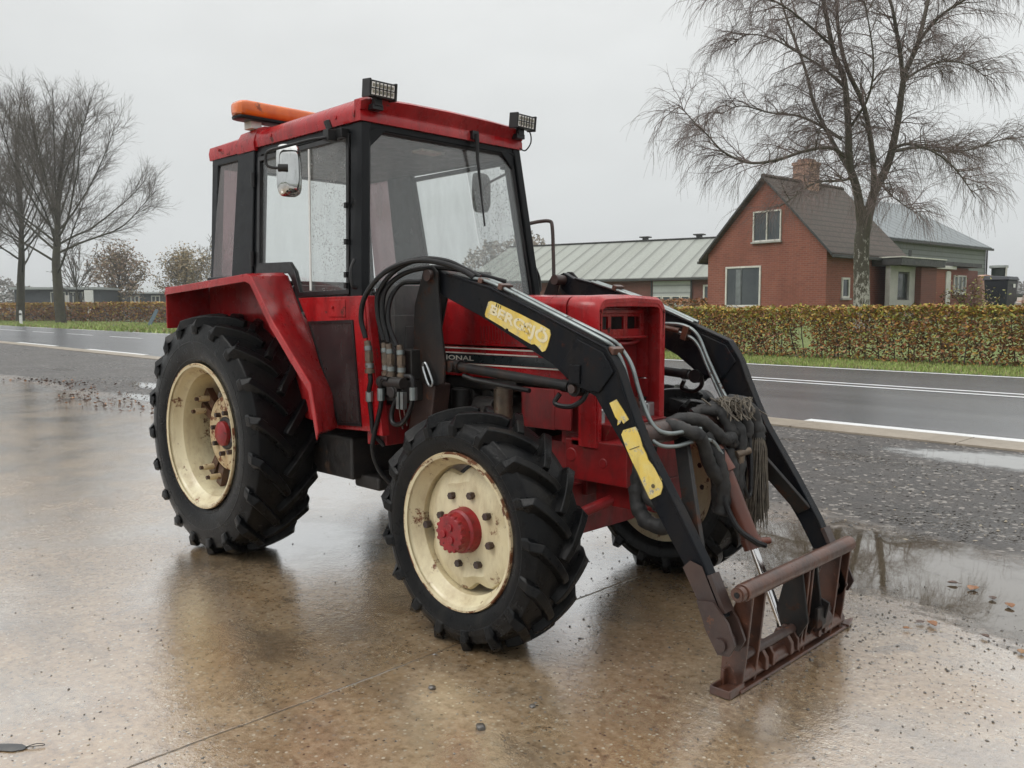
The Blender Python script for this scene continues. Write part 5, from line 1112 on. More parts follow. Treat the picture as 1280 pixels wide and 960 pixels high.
def frame_rect(mb, a0, a1, z0, z1, c, t, w, ax, m=0, bars=()):
    """window frame in the plane ax = c, thickness t, member width w"""
    def sp(p, q, r, s_):
        if ax == 'y': mb.span((p, c - t, r), (q, c + t, s_), m)
        else: mb.span((c - t, p, r), (c + t, q, s_), m)
    sp(a0, a1, z0, z0 + w); sp(a0, a1, z1 - w, z1); sp(a0, a0 + w, z0 + w, z1 - w); sp(a1 - w, a1, z0 + w, z1 - w)
    for f in bars: p = a0 + (a1 - a0) * f; sp(p - w / 2, p + w / 2, z0 + w, z1 - w)
def window(parent, a0, a1, z0, z1, c, ax, out, frame='whitewood', pane='pane', w=.09, bars=(), sill=True, label=None):
    """window set in the wall plane ax = c; out = outward sign. frame > pane, sill"""
    mb = MB(); frame_rect(mb, a0, a1, z0, z1, c + out * .02, .05, w, ax, 0, bars); o = mb.build('window', frame, parent, bevel=.008)
    if label: o['label'] = label
    mb = MB()
    if ax == 'y': mb.span((a0 + .02, c + out * .004, z0 + .02), (a1 - .02, c + out * .012, z1 - .02))
    else: mb.span((c + out * .004, a0 + .02, z0 + .02), (c + out * .012, a1 - .02, z1 - .02))
    mb.build('pane', pane, o, smooth=0)
    if sill:
        mb = MB()
        if ax == 'y': mb.span((a0 - .06, c + out * .0, z0 - .08), (a1 + .06, c + out * .14, z0 - .002))
        else: mb.span((c + out * .0, a0 - .06, z0 - .08), (c + out * .14, a1 + .06, z0 - .002))
        mb.build('sill', 'concrete', o, bevel=.01)
    return o
# --- brick house: local x along the side wall (away to the right), local y along the front gable (to the left)
HK = CAM + FWD * 40 + RGT * 14.6; HK.z = 0
du = (RGT * .77 + FWD * .64).normalized(); HA = math.atan2(du.y, du.x)
H = tag(empty('brick_house', HK, HA), 'red brick house with steep tiled gable roof and white framed windows behind the birch', 'house')
W, E_, RZ, LN = 6.75, 4.35, 7.85, 6.9
mb = MB(); mb.prism([(0, 0), (W, 0), (W, E_), (W / 2, RZ - .10), (0, E_)], 0, .3, 'x'); mb.prism([(0, 0), (W, 0), (W, E_), (W / 2, RZ - .10), (0, E_)], LN - .3, LN, 'x'); mb.span((.3, 0, 0), (LN - .3, .3, E_ - .02)); mb.span((.3, W - .3, 0), (LN - .3, W, E_ - .02))
mb.build('wall', 'brick_house', H, smooth=0, fix=True)
mb = MB(); ov = .40
for s in (0, 1):
    a = (-ov, E_ - .42) if s == 0 else (W + ov, E_ - .42); r = (W / 2, RZ + .02)
    mb.prism([a, (a[0], a[1] + .16), (r[0], r[1] + .14), r], -.25, LN + .3, 'x')
rf = mb.build('roof', 'tiles', H, smooth=0, fix=True)
mb = MB()
for s in (0, 1):
    a = (-ov, E_ - .48) if s == 0 else (W + ov, E_ - .48)
    mb.prism([(a[0], a[1] + .08), (a[0], a[1] + .23), (W / 2, RZ + .17), (W / 2, RZ + .02)], -.29, -.255, 'x')
    yy = -ov - .06 if s == 0 else W + ov + .06; mb.span((-.25, yy - .07, E_ - .48), (LN + .3, yy + .07, E_ - .34))
mb.build('gutter', 'fascia', rf, bevel=.01)
mb = MB(); n = 26
for k in range(n): x0 = -.25 + (LN + .55) * k / n; mb.tube([(x0, W / 2, RZ + .13), (x0 + (LN + .55) / n * 1.02, W / 2, RZ + .13)], [.13, .11], 8)
mb.build('ridge_tiles', 'tiles', rf)
mb = MB(); mb.span((3.05, W / 2 - .45, RZ - .6), (4.1, W / 2 + .45, RZ + 1.15)); mb.span((3.0, W / 2 - .5, RZ + 1.0), (4.15, W / 2 + .5, RZ + 1.16)); mb.span((3.2, W / 2 - .3, RZ + 1.16), (3.95, W / 2 + .3, RZ + 1.32)); mb.build('chimney', 'brick_pink', rf, bevel=.01, smooth=0)
window(H, 3.5, 5.6, 1.63, 3.66, 0, 'x', -1, bars=(), label='large white framed ground floor window')
bigw = MB(); bigw.span((-.03, 4.62, 1.75), (-.016, 4.98, 3.5)); bigw.span((-.03, 4.62, 1.75), (-.016, 4.70, 3.55)); o = bigw.build('curtain', 'pane_light', H, smooth=0)
window(H, 2.42, 4.02, 4.82, 6.32, 0, 'x', -1, bars=(.5,), w=.075, label='upper gable window with two dark sashes')
window(H, 1.33, 2.05, 2.02, 3.0, 0, 'y', -1, w=.1)
# flat roofed brick extension running on from the house
X = H
mb = MB(); mb.span((4.15, -1.5, 3.62), (8.9, 0.0, 3.98)); mb.build('canopy', 'fascia', X, bevel=.02); mb = MB(); mb.span((4.1, -1.55, 3.985), (8.95, .0, 4.04)); mb.build('canopy_edge', 'whitewood', X)
mb = MB(); mb.span((LN + .005, .0, 0), (7.5, .3, 3.62)); mb.span((4.3, -.9, 0), (6.9, -.65, 1.95)); mb.span((6.3, -.9, 1.95), (6.9, -.65, 3.62)); mb.span((4.3, -.9, 3.35), (6.3, -.65, 3.62)); mb.span((4.3, -.9, 1.95), (5.1, -.65, 3.35)); mb.build('porch_wall', 'concrete', X, smooth=0, bevel=.01)
window(X, 5.1, 6.3, 1.95, 3.35, -.72, 'y', -1, frame='fascia', pane='pane', sill=False)
mb = MB(); mb.span((6.905, -1.2, 0), (8.6, 2.5, 3.60)); mb.build('brick_pier', 'brick_dark', X, smooth=0); mb = MB(); mb.span((8.605, -.6, 0), (11.2, 2.5, 3.62)); mb.build('extension_wall', 'brick_orange', X, smooth=0)
mb = MB(); mb.span((8.55, -.8, 3.63), (11.9, 2.6, 3.80)); mb.build('extension_roof', 'whitewood', X, bevel=.01)
mb = MB(); mb.span((11.0, -.66, 0), (11.55, -.60, 3.5)); mb.span((11.2, -.60, 0), (11.6, .2, 3.55)); mb.build('extension_door', 'whitewood', X, bevel=.01)
mb = MB(); mb.span((11.605, -.5, 0), (14.1, 2.5, 3.75)); mb.build('extension_wall', 'brick', X, smooth=0)
window(X, 12.2, 13.75, 2.35, 3.35, -.5, 'y', -1, bars=(.33, .66), pane='pane_light', w=.08)
mb = MB(); mb.span((11.3, -.9, 3.80), (14.9, 2.6, 4.02)); mb.build('extension_roof', 'fascia', X, bevel=.01)
mb = MB(); mb.span((14.105, .0, 0), (16.6, .4, 3.7)); mb.span((14.105, -.02, 2.95), (16.6, -.0, 3.1)); mb.build('extension_wall', 'brick_dark', X, smooth=0)
mb = MB(); mb.prism([(16.605, 0), (19.0, 0), (18.95, 1.1), (18.7, 2.0), (18.5, 2.9), (18.0, 3.45), (17.2, 3.5), (16.605, 3.4)], -.3, .1); mb.build('broken_wall', 'brick_pink', X, smooth=0, fix=True)
mb = MB(); mb.span((17.0, -.32, 2.5), (17.25, -.303, 2.9)); mb.build('wall_lamp', 'fascia', X)
# --- grey barn behind
BK = CAM + FWD * 54 + RGT * 23.3; BK.z = 0
B_ = tag(empty('grey_barn', BK, HA), 'grey clad barn with shallow grey sheet roof behind the brick house', 'barn')
bl, bw, be, br_ = 15.2, 13.0, 5.95, 9.6
mb = MB(); mb.span((0, 0, 0), (bl, .2, be)); mb.prism([(0, 0), (bw, 0), (bw, be), (bw / 2, br_ - .1), (0, be)], bl - .2, bl, 'x'); mb.prism([(0, 0), (bw, 0), (bw, be), (bw / 2, br_ - .1), (0, be)], 0.001, .2, 'x'); mb.span((.2, bw - .2, 0), (bl - .2, bw, be)); mb.build('wall', 'cladding', B_, smooth=0, fix=True)
mb = MB()
for a in (-.3, bw + .3): mb.prism([(a, be - .12), (a, be + .02), (bw / 2, br_ + .12), (bw / 2, br_)], -.3, bl + .25, 'x')
r2 = mb.build('roof', 'slate_roof', B_, smooth=0, fix=True)
mb = MB(); mb.span((-.3, -.46, be - .22), (bl + .25, -.32, be - .06)); mb.span((bl + .0, -.1, 0), (bl + .12, -.02, be)); mb.build('gutter', 'fascia', r2)
mb = MB(); mb.span((3.2, -.03, 4.4), (3.55, -.004, 5.3)); mb.build('vent', 'fascia', B_)
# --- long barn with mossy roof
LK = CAM + FWD * 66.5 + RGT * ((690 - 640) / FPX * 66.5); LK.z = 0; le = CAM + FWD * 59.5 + RGT * ((900 - 640) / FPX * 59.5); le.z = 0
dl = (le - LK); LA = math.atan2(dl.y, dl.x); ll = dl.length
Lb = tag(empty('long_barn', LK, LA), 'long low brick barn with pale mossy corrugated roof left of the brick house', 'barn')
mb = MB(); mb.span((-8, 0, 0), (ll + 6, .3, 3.70)); mb.prism([(0, 0), (15, 0), (15, 3.7), (7.5, 6.8), (0, 3.7)], -8, -7.7, 'x'); mb.span((-7.7, 14.7, 0), (ll + 6, 15, 3.7)); mb.build('wall', 'brick_dark', Lb, smooth=0, fix=True)
mb = MB()
for a in (-.35, 15.35): mb.prism([(a, 3.62), (a, 3.76), (7.5, 7.05), (7.5, 6.92)], -8.4, ll + 6.4, 'x')
r3 = mb.build('roof', 'mossy_roof', Lb, smooth=0, fix=True)
mb = MB(); mb.span((-8.4, -.5, 3.55), (ll + 6.4, -.36, 3.70)); mb.span((-8.4, 7.3, 7.05), (ll + 6.4, 7.7, 7.13)); mb.build('gutter', 'fascia', r3)
for px in (752, 825):
    mb = MB(); x = (px + 8 - 690) / (900 - 690) * ll * (1.0 if px > 800 else 1.02); mb.span((x - .2, 7.3, 7.0), (x + .2, 7.7, 7.30)); mb.span((x - .42, 7.15, 7.30), (x + .42, 7.85, 7.40)); mb.build('roof_vent', 'fascia', r3, bevel=.03)
gx0, gx1 = ll * .625, ll * .835
mb = MB(); mb.span((gx0, -.06, .3), (gx1, -.003, 3.5)); gd = mb.build('garage_door', 'grey_door', Lb, smooth=0)
mb = MB()
for k in range(4): w_ = (gx1 - gx0) / 4; frame_rect(mb, gx0 + k * w_ + .02, gx0 + (k + 1) * w_ - .02, 1.85, 2.45, -.08, .02, .07, 'y'); 
gw = mb.build('door_window', 'whitewood', gd); mb = MB(); mb.span((gx0 + .04, -.072, 1.88), (gx1 - .04, -.064, 2.42)); mb.build('pane', 'pane', gw, smooth=0)
for x in (gx0 - .1, gx1 + .1, ll * .30): 
    mb = MB(); mb.cyl((x, -.10, 0), (x, -.10, 3.6), .06, 8); mb.build('drainpipe', 'fascia', Lb)
window(Lb, ll * .905, ll * .985, 1.0, 3.2, 0, 'y', -1, w=.12); window(Lb, ll * .06, ll * .12, 1.0, 3.0, 0, 'y', -1, w=.12)
# --- far low buildings to the left
FA = tag(empty('dark_low_house', gp(62, 150), YAW + .05), 'low dark blue boarded house with wide white glazing behind the left hedge', 'house')
mb = MB(); mb.span((-5.5, 0, 0), (9, 8, 5.1)); mb.build('wall', 'blueblack', FA, smooth=0); mb = MB(); mb.span((-6, -.8, 5.1), (9.6, 8.5, 5.5)); mb.build('roof', 'paleroof', FA)
for a, b_ in ((0.6, 3.2), (3.6, 6.2)): window(FA, a, b_, 2.2, 4.7, 0, 'y', -1, bars=(.33, .66), w=.16, sill=False)
FB = tag(empty('long_low_house', gp(92, 185), YAW + .03), 'long low grey house with pale roof and small white windows in the far left distance', 'house')
mb = MB(); mb.span((-2, 0, 0), (34, 9, 5.1)); mb.build('wall', 'blueblack', FB, smooth=0); mb = MB(); mb.prism([(-1.0, 5.0), (-1.0, 5.3), (4.5, 6.9), (10, 5.3), (10, 5.0)], -2.6, 34.6, 'x'); mb.build('roof', 'paleroof', FB, fix=True)
for x in (2.0, 5.6, 12.6, 17.0, 20.6, 24.6, 28.6): window(FB, x, x + 1.9, 3.1, 4.6, 0, 'y', -1, bars=(.5,), w=.22, pane='pane', sill=False)
mb = MB(); mb.span((-.2, -.15, 0), (.2, .15, 2.6)); mb.span((-.62, -.16, 2.2), (.62, .18, 4.1)); s_ = mb.build('notice_board', 'white', bevel=.03); s_.location = gp(114, 130); s_.location.z = .4; s_.rotation_euler = (0, 0, YAW); tag(s_, 'small white board standing behind the left hedge before the long low house', 'sign')
mb = MB(); mb.cyl((0, 0, 0), (0, 0, 2.9), .16, 10); mb.box((0, 0, 2.9), (.4, .3, 1.1)); s_ = mb.build('white_marker', 'white', bevel=.02); s_.location = gp(87, 112); s_.rotation_euler = (0, 0, YAW); tag(s_, 'white post standing right beside the big left tree trunk', 'post')
# --- wheelie bin, rubble, tank and trailer by the extension
def on_house(x, y): return HK + du * x + Vector((-du.y, du.x, 0)) * y
p = on_house(14.2, -2.2); wb = tag(empty('wheelie_bin', (p.x, p.y, LAWN), HA), 'dark blue black wheelie bin standing by the extension wall', 'bin')
mb = MB(); mb.hexa([(-.55, -.5, .25), (.55, -.5, .25), (.55, .5, .25), (-.55, .5, .25), (-.72, -.62, 2.0), (.72, -.62, 2.0), (.72, .62, 2.0), (-.72, .62, 2.0)]); mb.build('body', 'binplastic', wb, bevel=.05)
mb = MB(); mb.hexa([(-.77, -.68, 2.0), (.77, -.68, 2.0), (.77, .68, 2.0), (-.77, .68, 2.0), (-.70, -.60, 2.2), (.70, -.60, 2.2), (.70, .62, 2.26), (-.70, .62, 2.26)]); mb.build('lid', 'binplastic', wb, bevel=.04)
mb = MB(); mb.span((.0, -.640, 1.60), (.28, -.62, 1.80)); mb.build('label_plate', 'white', wb)
mb = MB()
for s in (-1, 1): mb.cyl((s * .60, .5, .2), (s * .72, .5, .2), .2, 16)
mb.build_each('wheel', 'rubber', wb)
p = on_house(20.0, -3.6); mb = MB(); random.seed(3)
for i in range(120):
    r = random.random() ** .6 * 5.2; a = random.uniform(0, 2 * PI); x, y = r * math.cos(a) * 1.15, r * math.sin(a) * .5; z = max(.05, 1.75 * (1 - (r / 5.6) ** 1.3)) * random.uniform(.75, 1.0)
    mb.box((x, y, z), (random.uniform(.3, 1.5), random.uniform(.2, .6), random.uniform(.10, .40)), 1 if random.random() < .3 else (2 if random.random() < .15 else 0), Matrix.Rotation(random.uniform(0, 3), 3, 'Z') @ Matrix.Rotation(random.uniform(-.5, .5), 3, 'X'))
rb = mb.build('rubble_heap', ['rubble', 'brick_pink', 'rust_dark'], smooth=0); rb.location = (p.x, p.y, LAWN); rb.rotation_euler = (0, 0, HA); tag(rb, 'heap of broken masonry and beams behind the right end of the hedge', 'rubble heap')
p = gp(1244, 56, LAWN); tk = tag(empty('storage_tank', p, 0), 'dark green upright tank at the right end of the grey barn', 'tank')
mb = MB(); mb.cyl((0, 0, .9), (0, 0, 3.05), .42, 20); mb.build('body', 'tank', tk); mb = MB(); mb.cyl((0, 0, 3.07), (0, 0, 3.25), .55, 20); mb.build('cap', 'paleroof', tk, bevel=.03)
mb = MB()
for a in range(4): mb.cyl((.35 * math.cos(a * PI / 2 + .4), .35 * math.sin(a * PI / 2 + .4), 0), (.35 * math.cos(a * PI / 2 + .4), .35 * math.sin(a * PI / 2 + .4), .95), .06, 8)
mb.build_each('leg', 'fascia', tk); mb = MB(); mb.cyl((.48, -.15, .2), (.48, -.15, 3.15), .06, 8); mb.build('overflow_pipe', 'whitewood', tk)
p = gp(1262, 53, LAWN - .5); tr_ = tag(empty('flatbed_trailer', p, HA), 'dark green flat trailer parked right of the rubble heap', 'trailer')
mb = MB(); mb.span((-2.4, -.8, 1.6), (3.6, .8, 1.85)); mb.span((-2.4, -.1, 1.4), (3.6, .1, 1.6)); mb.span((-2.35, -.75, 1.85), (-2.28, .75, 2.1)); mb.build('bed', 'tank', tr_, bevel=.02)
for x in (-1.0, .4):
    mb = MB(); mb.cyl((x, -.85, .62), (x, -.60, .62), .6, 20); mb.cyl((x, .60, .62), (x, .85, .62), .6, 20); mb.build_each('wheel', 'rubber', tr_, bevel=.04)
mb = MB(); mb.cyl((2.9, -.6, 0), (2.9, -.6, 1.6), .05, 8); mb.cyl((2.9, .6, 0), (2.9, .6, 1.6), .05, 8); mb.build_each('prop_stand', 'rust_dark', tr_)
# --- roadside posts on the left
p = gp(28, 88); dp = tag(empty('delineator_post', p, YAW), 'white roadside delineator post with dark band on the far verge', 'post')
mb = MB(); mb.prism([(-.16, 0), (.16, 0), (.13, 1.42), (-.02, 1.52), (-.13, 1.46)], -.06, .06); mb.build('post', 'white', dp, bevel=.02, fix=True); mb = MB(); mb.span((-.14, -.075, 1.02), (.14, -.062, 1.22)); mb.build('reflector_band', 'fascia', dp)
p = gp(187, 80); lp = tag(empty('leaning_board', p, YAW), 'leaning blue grey board propped on the verge before the left hedge', 'board')
lp.rotation_euler = (0, .50, YAW); mb = MB(); mb.span((-.17, -.04, -.1), (.17, .04, 1.75)); mb.build('board', paint('blue_grey_board', (.10, .15, .19), (.16, .21, .25), .5), lp, bevel=.02); mb = MB(); mb.span((-.05, .045, -.1), (.05, .12, 1.6)); mb.build('batten', 'whitewood', lp)
# ------------------------------------------------------------------ vegetation
M['bark_birch'] = bpy.data.materials.new('birch_bark'); N, L = nodes_of(M['bark_birch']); b = N['Principled BSDF']; tcb = N.new('ShaderNodeTexCoord').outputs['Object']
sz_ = N.new('ShaderNodeSeparateXYZ'); L.new(tcb, sz_.inputs[0])
n_ = noise_tex(N, L, vscale(N, L, tcb, (1, 1, .5)), 7.5, 7, .72); low = val01(N, L, sz_.outputs[2], 1.0, 6.4, -.02, .26)
f_ = val01(N, L, math_n(N, L, 'ADD', n_, low), .50, .56); n2_ = noise_tex(N, L, tcb, 8, 5)
L.new(mixc(N, L, f_, mixc(N, L, n2_, (.34, .32, .285), (.50, .48, .44)), mixc(N, L, n2_, (.050, .042, .032), (.10, .09, .06))), b.inputs['Base Color']); b.inputs['Roughness'].default_value = .75
M['twig_birch'] = paint('birch_twig', (.12, .088, .078), (.15, .11, .096), .7, nscale=.6)
M['bark_oak'] = paint('mossy_bark', (.042, .037, .026), (.062, .060, .032), .85, nscale=1.0, bump=.8, bscale=8)
M['twig_oak'] = paint('bare_twig', (.095, .080, .066), (.12, .10, .08), .8, nscale=.3)
def leafmat(name, a, b2, c):
    m = bpy.data.materials.new(name); N, L = nodes_of(m); b = N['Principled BSDF']; tc = N.new('ShaderNodeTexCoord').outputs['Object']
    g = N.new('ShaderNodeNewGeometry'); f = g.outputs['Random Per Island']
    L.new(ramp(N, L, f, [(.0, a), (.5, b2), (1., c)]), b.inputs['Base Color']); b.inputs['Roughness'].default_value = .45
    return m
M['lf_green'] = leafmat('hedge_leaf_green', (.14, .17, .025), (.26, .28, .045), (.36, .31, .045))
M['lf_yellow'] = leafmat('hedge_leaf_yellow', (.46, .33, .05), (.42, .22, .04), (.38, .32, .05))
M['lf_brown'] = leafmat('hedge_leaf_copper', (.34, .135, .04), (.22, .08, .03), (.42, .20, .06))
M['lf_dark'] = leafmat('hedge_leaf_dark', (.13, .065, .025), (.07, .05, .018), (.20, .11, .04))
M['lf_autumn'] = leafmat('far_leaf_autumn', (.24, .17, .08), (.28, .20, .09), (.19, .17, .075))
M['lf_rust'] = leafmat('far_leaf_rust', (.25, .14, .085), (.22, .15, .08), (.20, .165, .08))
M['wood'] = paint('hedge_wood', (.055, .042, .030), (.075, .06, .04), .8)

def rot_dir(d, ang, az):
    d = d.normalized(); u = d.orthogonal().normalized(); w = d.cross(u); return (d * math.cos(ang) + (u * math.cos(az) + w * math.sin(az)) * math.sin(ang)).normalized()
def limb(mb, p, d, Ln, r0, r1, seg, wob, lift, n, m=0):
    """grow one bending branch; lift > 0 turns it up, < 0 lets it hang"""
    pts = [Vector(p)]; d = Vector(d).normalized()
    for i in range(seg):
        d = (d + Vector((random.gauss(0, wob), random.gauss(0, wob), random.gauss(0, wob) + lift))).normalized(); pts.append(pts[-1] + d * (Ln / seg))
    rs = [r0 + (r1 - r0) * i / seg for i in range(seg + 1)]
    mb.tube(pts, rs, n, m, cap=False); return pts
def at(pts, t):
    f = t * (len(pts) - 1); i = min(int(f), len(pts) - 2); return pts[i].lerp(pts[i + 1], f - i), (pts[i + 1] - pts[i]).normalized()
def pxz(px, py, D): p = gp(px, D); p.z = hz(py, D); return p

# --- silver birch before the house
random.seed(21)
D0 = 33.0; base = gp(1075, D0); bt = tag(empty('birch_tree', base), 'tall bare silver birch with drooping twigs and white flecked trunk before the brick house', 'tree')
def loc(px, py, dd=0): return pxz(px, py, D0 + dd) - base
trunk, br_a = MB(), MB()
def path(cps, r0, r1, mbx, m=0, n=10, k=5):
    q = curve_pts(cps, k); mbx.tube(q, [r0 + (r1 - r0) * (i / (len(q) - 1)) ** .8 for i in range(len(q))], n, m, cap=False, jit=.05); return q
path([(loc(1076, 440)), loc(1076, 400), loc(1074, 350), loc(1073, 310), loc(1075, 284), loc(1076, 262)], .32, .26, trunk, 0, 14)
limbs = []
def L_(pts, r0, r1, n=8): r0 *= .8; r1 *= .75; q = path([loc(*p) for p in pts], r0, r1, trunk, 0, n); limbs.append((q, r0, r1)); return q
L_([(1073, 290), (1066, 245, -.3), (1055, 210, -.6), (1052, 166, -.9), (1045, 109, -1.0), (1032, 79, -1.2), (1019, 26, -1.5), (1008, -20, -1.6), (1000, -60, -1.6)], .24, .06)
L_([(1070, 275), (1058, 225, .6), (1036, 188, 1.3), (1010, 140, 2.0), (997, 96, 2.4), (971, 31, 2.8), (955, -20, 3)], .15, .04)
L_([(1077, 290), (1086, 245, .3), (1102, 210, .6), (1112, 160, .6), (1118, 105, .6), (1133, 66, .7), (1146, 0, 1), (1152, -50, 1)], .26, .07)
L_([(1117, 110, .6), (1111, 74, .2), (1102, 31, -.3), (1093, 0, -.5), (1085, -50, -.6)], .12, .05)
L_([(1128, 75, .7), (1143, 52, 0), (1163, 31, -.8), (1190, 14, -1.4), (1214, -2, -2), (1235, -18, -2.2)], .10, .025)
L_([(1085, 260, .2), (1084, 210, -.4), (1071, 144, -.6), (1048, 96, -1.2), (1036, 50, -1.6), (1032, 0, -1.8), (1028, -50, -2)], .15, .05)
L_([(1048, 200, -.6), (1030, 190, -1), (1000, 194, -1.6), (965, 205, -2), (931, 208, -2.2), (900, 195, -2.2), (880, 175, -2.2), (864, 160, -2.2), (846, 140, -2.2)], .10, .02)
L_([(1106, 192, .6), (1125, 186, 0), (1150, 192, -.8), (1175, 207, -1.2), (1194, 227, -1.4), (1212, 252, -1.5)], .09, .02)
L_([(1106, 195, .6), (1140, 190, 1.5), (1172, 196, 2.2), (1205, 192, 2.5), (1235, 182, 2.6), (1262, 178, 2.6)], .09, .02)
L_([(1044, 180, -.7), (1020, 165, -.2), (990, 152, .6), (955, 148, 1.2), (920, 140, 1.4), (895, 150, 1.5)], .08, .02)
L_([(1048, 120, -1), (1020, 96, -.6), (990, 78, 0), (955, 60, .6), (925, 56, .8), (905, 70, 1)], .075, .018)
L_([(1030, 70, -1.2), (1000, 45, -2), (965, 20, -2.6), (925, 5, -3), (900, 10, -3.2)], .07, .018)
L_([(1010, 10, -1.6), (985, -15, -1), (950, -30, 0), (910, -28, .6), (885, -5, .8)], .07, .018)
L_([(1118, 110, .6), (1140, 96, 1.6), (1165, 88, 2.2), (1195, 92, 2.6), (1225, 112, 2.8)], .075, .018)
L_([(1140, 20, 1), (1165, -12, 1.8), (1200, -30, 2.4), (1235, -20, 2.6), (1255, 10, 2.8)], .07, .018)
L_([(1062, 225, -.6), (1045, 230, -1.8), (1015, 232, -2.6), (990, 248, -2.9), (970, 262, -3)], .07, .016)
L_([(1055, 165, -.9), (1075, 130, -2), (1080, 90, -2.6), (1072, 40, -3), (1062, 0, -3.2)], .07, .02)
L_([(1096, 222, .5), (1100, 240, -1), (1118, 256, -2), (1140, 270, -2.4)], .05, .014)
tips = []
for q, r0, r1 in list(limbs):
    Lq = sum((q[i + 1] - q[i]).length for i in range(len(q) - 1)); n = int(Lq * 5.2)
    for i in range(n):
        t = random.uniform(.16, 1.0); p, d = at(q, t); d2 = rot_dir(d, random.uniform(.5, 1.15), random.uniform(0, 2 * PI)); 
        if d2.z < -.3: d2.z = abs(d2.z) * .5
        L2 = random.uniform(.7, 1.75) * (1.05 - .35 * t); s2 = limb(br_a, p, d2, L2, .030 - .012 * t, .009, 6, .13, -.05, 4); tips.append(s2)
    tips.append(q[len(q) * 2 // 3:])
for q in list(tips):
    Lq = sum((q[i + 1] - q[i]).length for i in range(len(q) - 1)); n = int(Lq * 5.0) + 1
    for i in range(n):
        p, d = at(q, random.uniform(.2, 1)); d2 = rot_dir(d, random.uniform(.3, .95), random.uniform(0, 2 * PI)); s3 = limb(br_a, p, d2, random.uniform(.5, 1.2), .0095, .005, 4, .14, -.12, 3)
        for j in range(random.choice((4, 5, 5, 6))):
            p3, d3 = at(s3, random.uniform(.25, 1)); limb(br_a, p3, rot_dir(d3, random.uniform(.2, .7), random.uniform(0, 6.3)), random.uniform(.4, 1.05), .0040, .0030, 4, .10, -.32, 3)
trunk.build('trunk', 'bark_birch', bt, smooth=60); br_a.build('crown', 'twig_birch', bt, smooth=0)

# --- bare oaks / limes along the road on the left, branches rising in a fan
def fan_tree(name, px, D, top_py, crown_w_px, tr, label, seed, fork=.28, group=None, dens=1.0, twig='twig_oak', bark='bark_oak', leaves=None, lean=0, tw=1.0):
    random.seed(seed); base = gp(px, D); h = hz(top_py, D) * .79; o = tag(empty(name, base), label, 'tree', group)
    t, c = MB(), MB(); lw = crown_w_px / FPX * D / 2
    fk = h * fork; q = limb(t, (0, 0, -.1), (lean, 0, 1), fk + .1, tr * 1.12, tr * .85, 6, .02, .02, 10)
    lead = limb(t, q[-1], (lean * .6, 0, 1), h - fk - .4, tr * .8, .04, 12, .05, .05, 7); mains = [lead]
    k = 19
    for i in range(k):
        f = i / k; z0 = q[-1].lerp(lead[5], f * .9) if i > 2 else q[-1] + Vector((0, 0, -fk * .10 * (2 - i)))
        az = i * 2.4 + random.uniform(-.3, .3); sp = 1.15 - .86 * f + random.uniform(-.08, .08)
        d = Vector((math.sin(sp) * math.cos(az), math.sin(sp) * math.sin(az), math.cos(sp))); Lm = min(lw / max(.35, math.sin(sp)) * 1.0, (h - fk) * .98) * random.uniform(.85, 1.02)
        mains.append(limb(t, z0, d, Lm, tr * .28 * (1 - .3 * f), .03, 10, .07, .055, 6))
    lv2 = []
    for q_ in mains:
        Lq = sum((q_[i + 1] - q_[i]).length for i in range(len(q_) - 1))
        for i in range(int(Lq * 1.7 * dens)):
            u = random.uniform(.22, 1); p, d = at(q_, u); lv2.append(limb(c, p, rot_dir(d, random.uniform(.35, .85), random.uniform(0, 6.3)), h * random.uniform(.11, .21) * (1.25 - .6 * u), .05 * tw, .022 * tw, 6, .10, .05, 4))
    for q_ in lv2 + [m_[6:] for m_ in mains]:
        Lq = sum((q_[i + 1] - q_[i]).length for i in range(len(q_) - 1))
        for i in range(int(Lq * 2.3 * dens) + 1):
            p, d = at(q_, random.uniform(.2, 1)); s3 = limb(c, p, rot_dir(d, random.uniform(.3, .8), random.uniform(0, 6.3)), h * random.uniform(.045, .085), .022 * tw, .012 * tw, 4, .12, .04, 3)
            for j in range(2 if dens < 1 else 3):
                p3, d3 = at(s3, random.uniform(.3, 1)); limb(c, p3, rot_dir(d3, random.uniform(.3, .7), random.uniform(0, 6.3)), h * random.uniform(.02, .05), .012 * tw, .008 * tw, 2, .12, .03, 3)
                if leaves and random.random() < leaves[1]:
                    global mb_cur
                    mb_cur = c
                    for z_ in range(9): rnd_quad(p3 + Vector((random.gauss(0, .8), random.gauss(0, .8), random.gauss(0, .8))), random.uniform(.12, .32), 1, .8)
    t.build('trunk', bark, o, smooth=60); c.build('crown', [twig] + ([leaves[0]] if leaves else []), o, smooth=0); return o
G1 = 'bare trees along the road'
fan_tree('bare_tree', 78, 98, 82, 262, .56, 'tall bare tree with mossy trunk, largest of the roadside trees on the left', 5, .30, G1, 1.2, tw=.62)
fan_tree('bare_tree', 27, 108, 108, 150, .48, 'bare tree with thinner trunk beside the white delineator post', 8, .33, G1, .55, tw=.9)
fan_tree('bare_tree', -22, 104, 120, 180, .48, 'bare tree at the left edge with only its branches in view', 11, .33, G1, .45, tw=.9)
G2 = 'trees behind the low houses'
fan_tree('autumn_tree', 152, 160, 303, 88, .45, 'rust tinged autumn tree standing before the long low house', 14, .3, G2, .45, leaves=('lf_rust', .95), tw=1.6)
fan_tree('autumn_tree', 100, 150, 290, 60, .38, 'small bare tree between the big trunk and the autumn tree', 15, .3, G2, .4, tw=1.6)
fan_tree('autumn_tree', 236, 170, 308, 68, .45, 'rounded yellow brown tree just left of the tractor cab', 16, .3, G2, .5, leaves=('lf_autumn', 1.0), tw=1.6)
fan_tree('autumn_tree', 268, 190, 292, 50, .40, 'bare grey tree half hidden behind the tractor cab', 17, .3, G2, .4, tw=1.6)
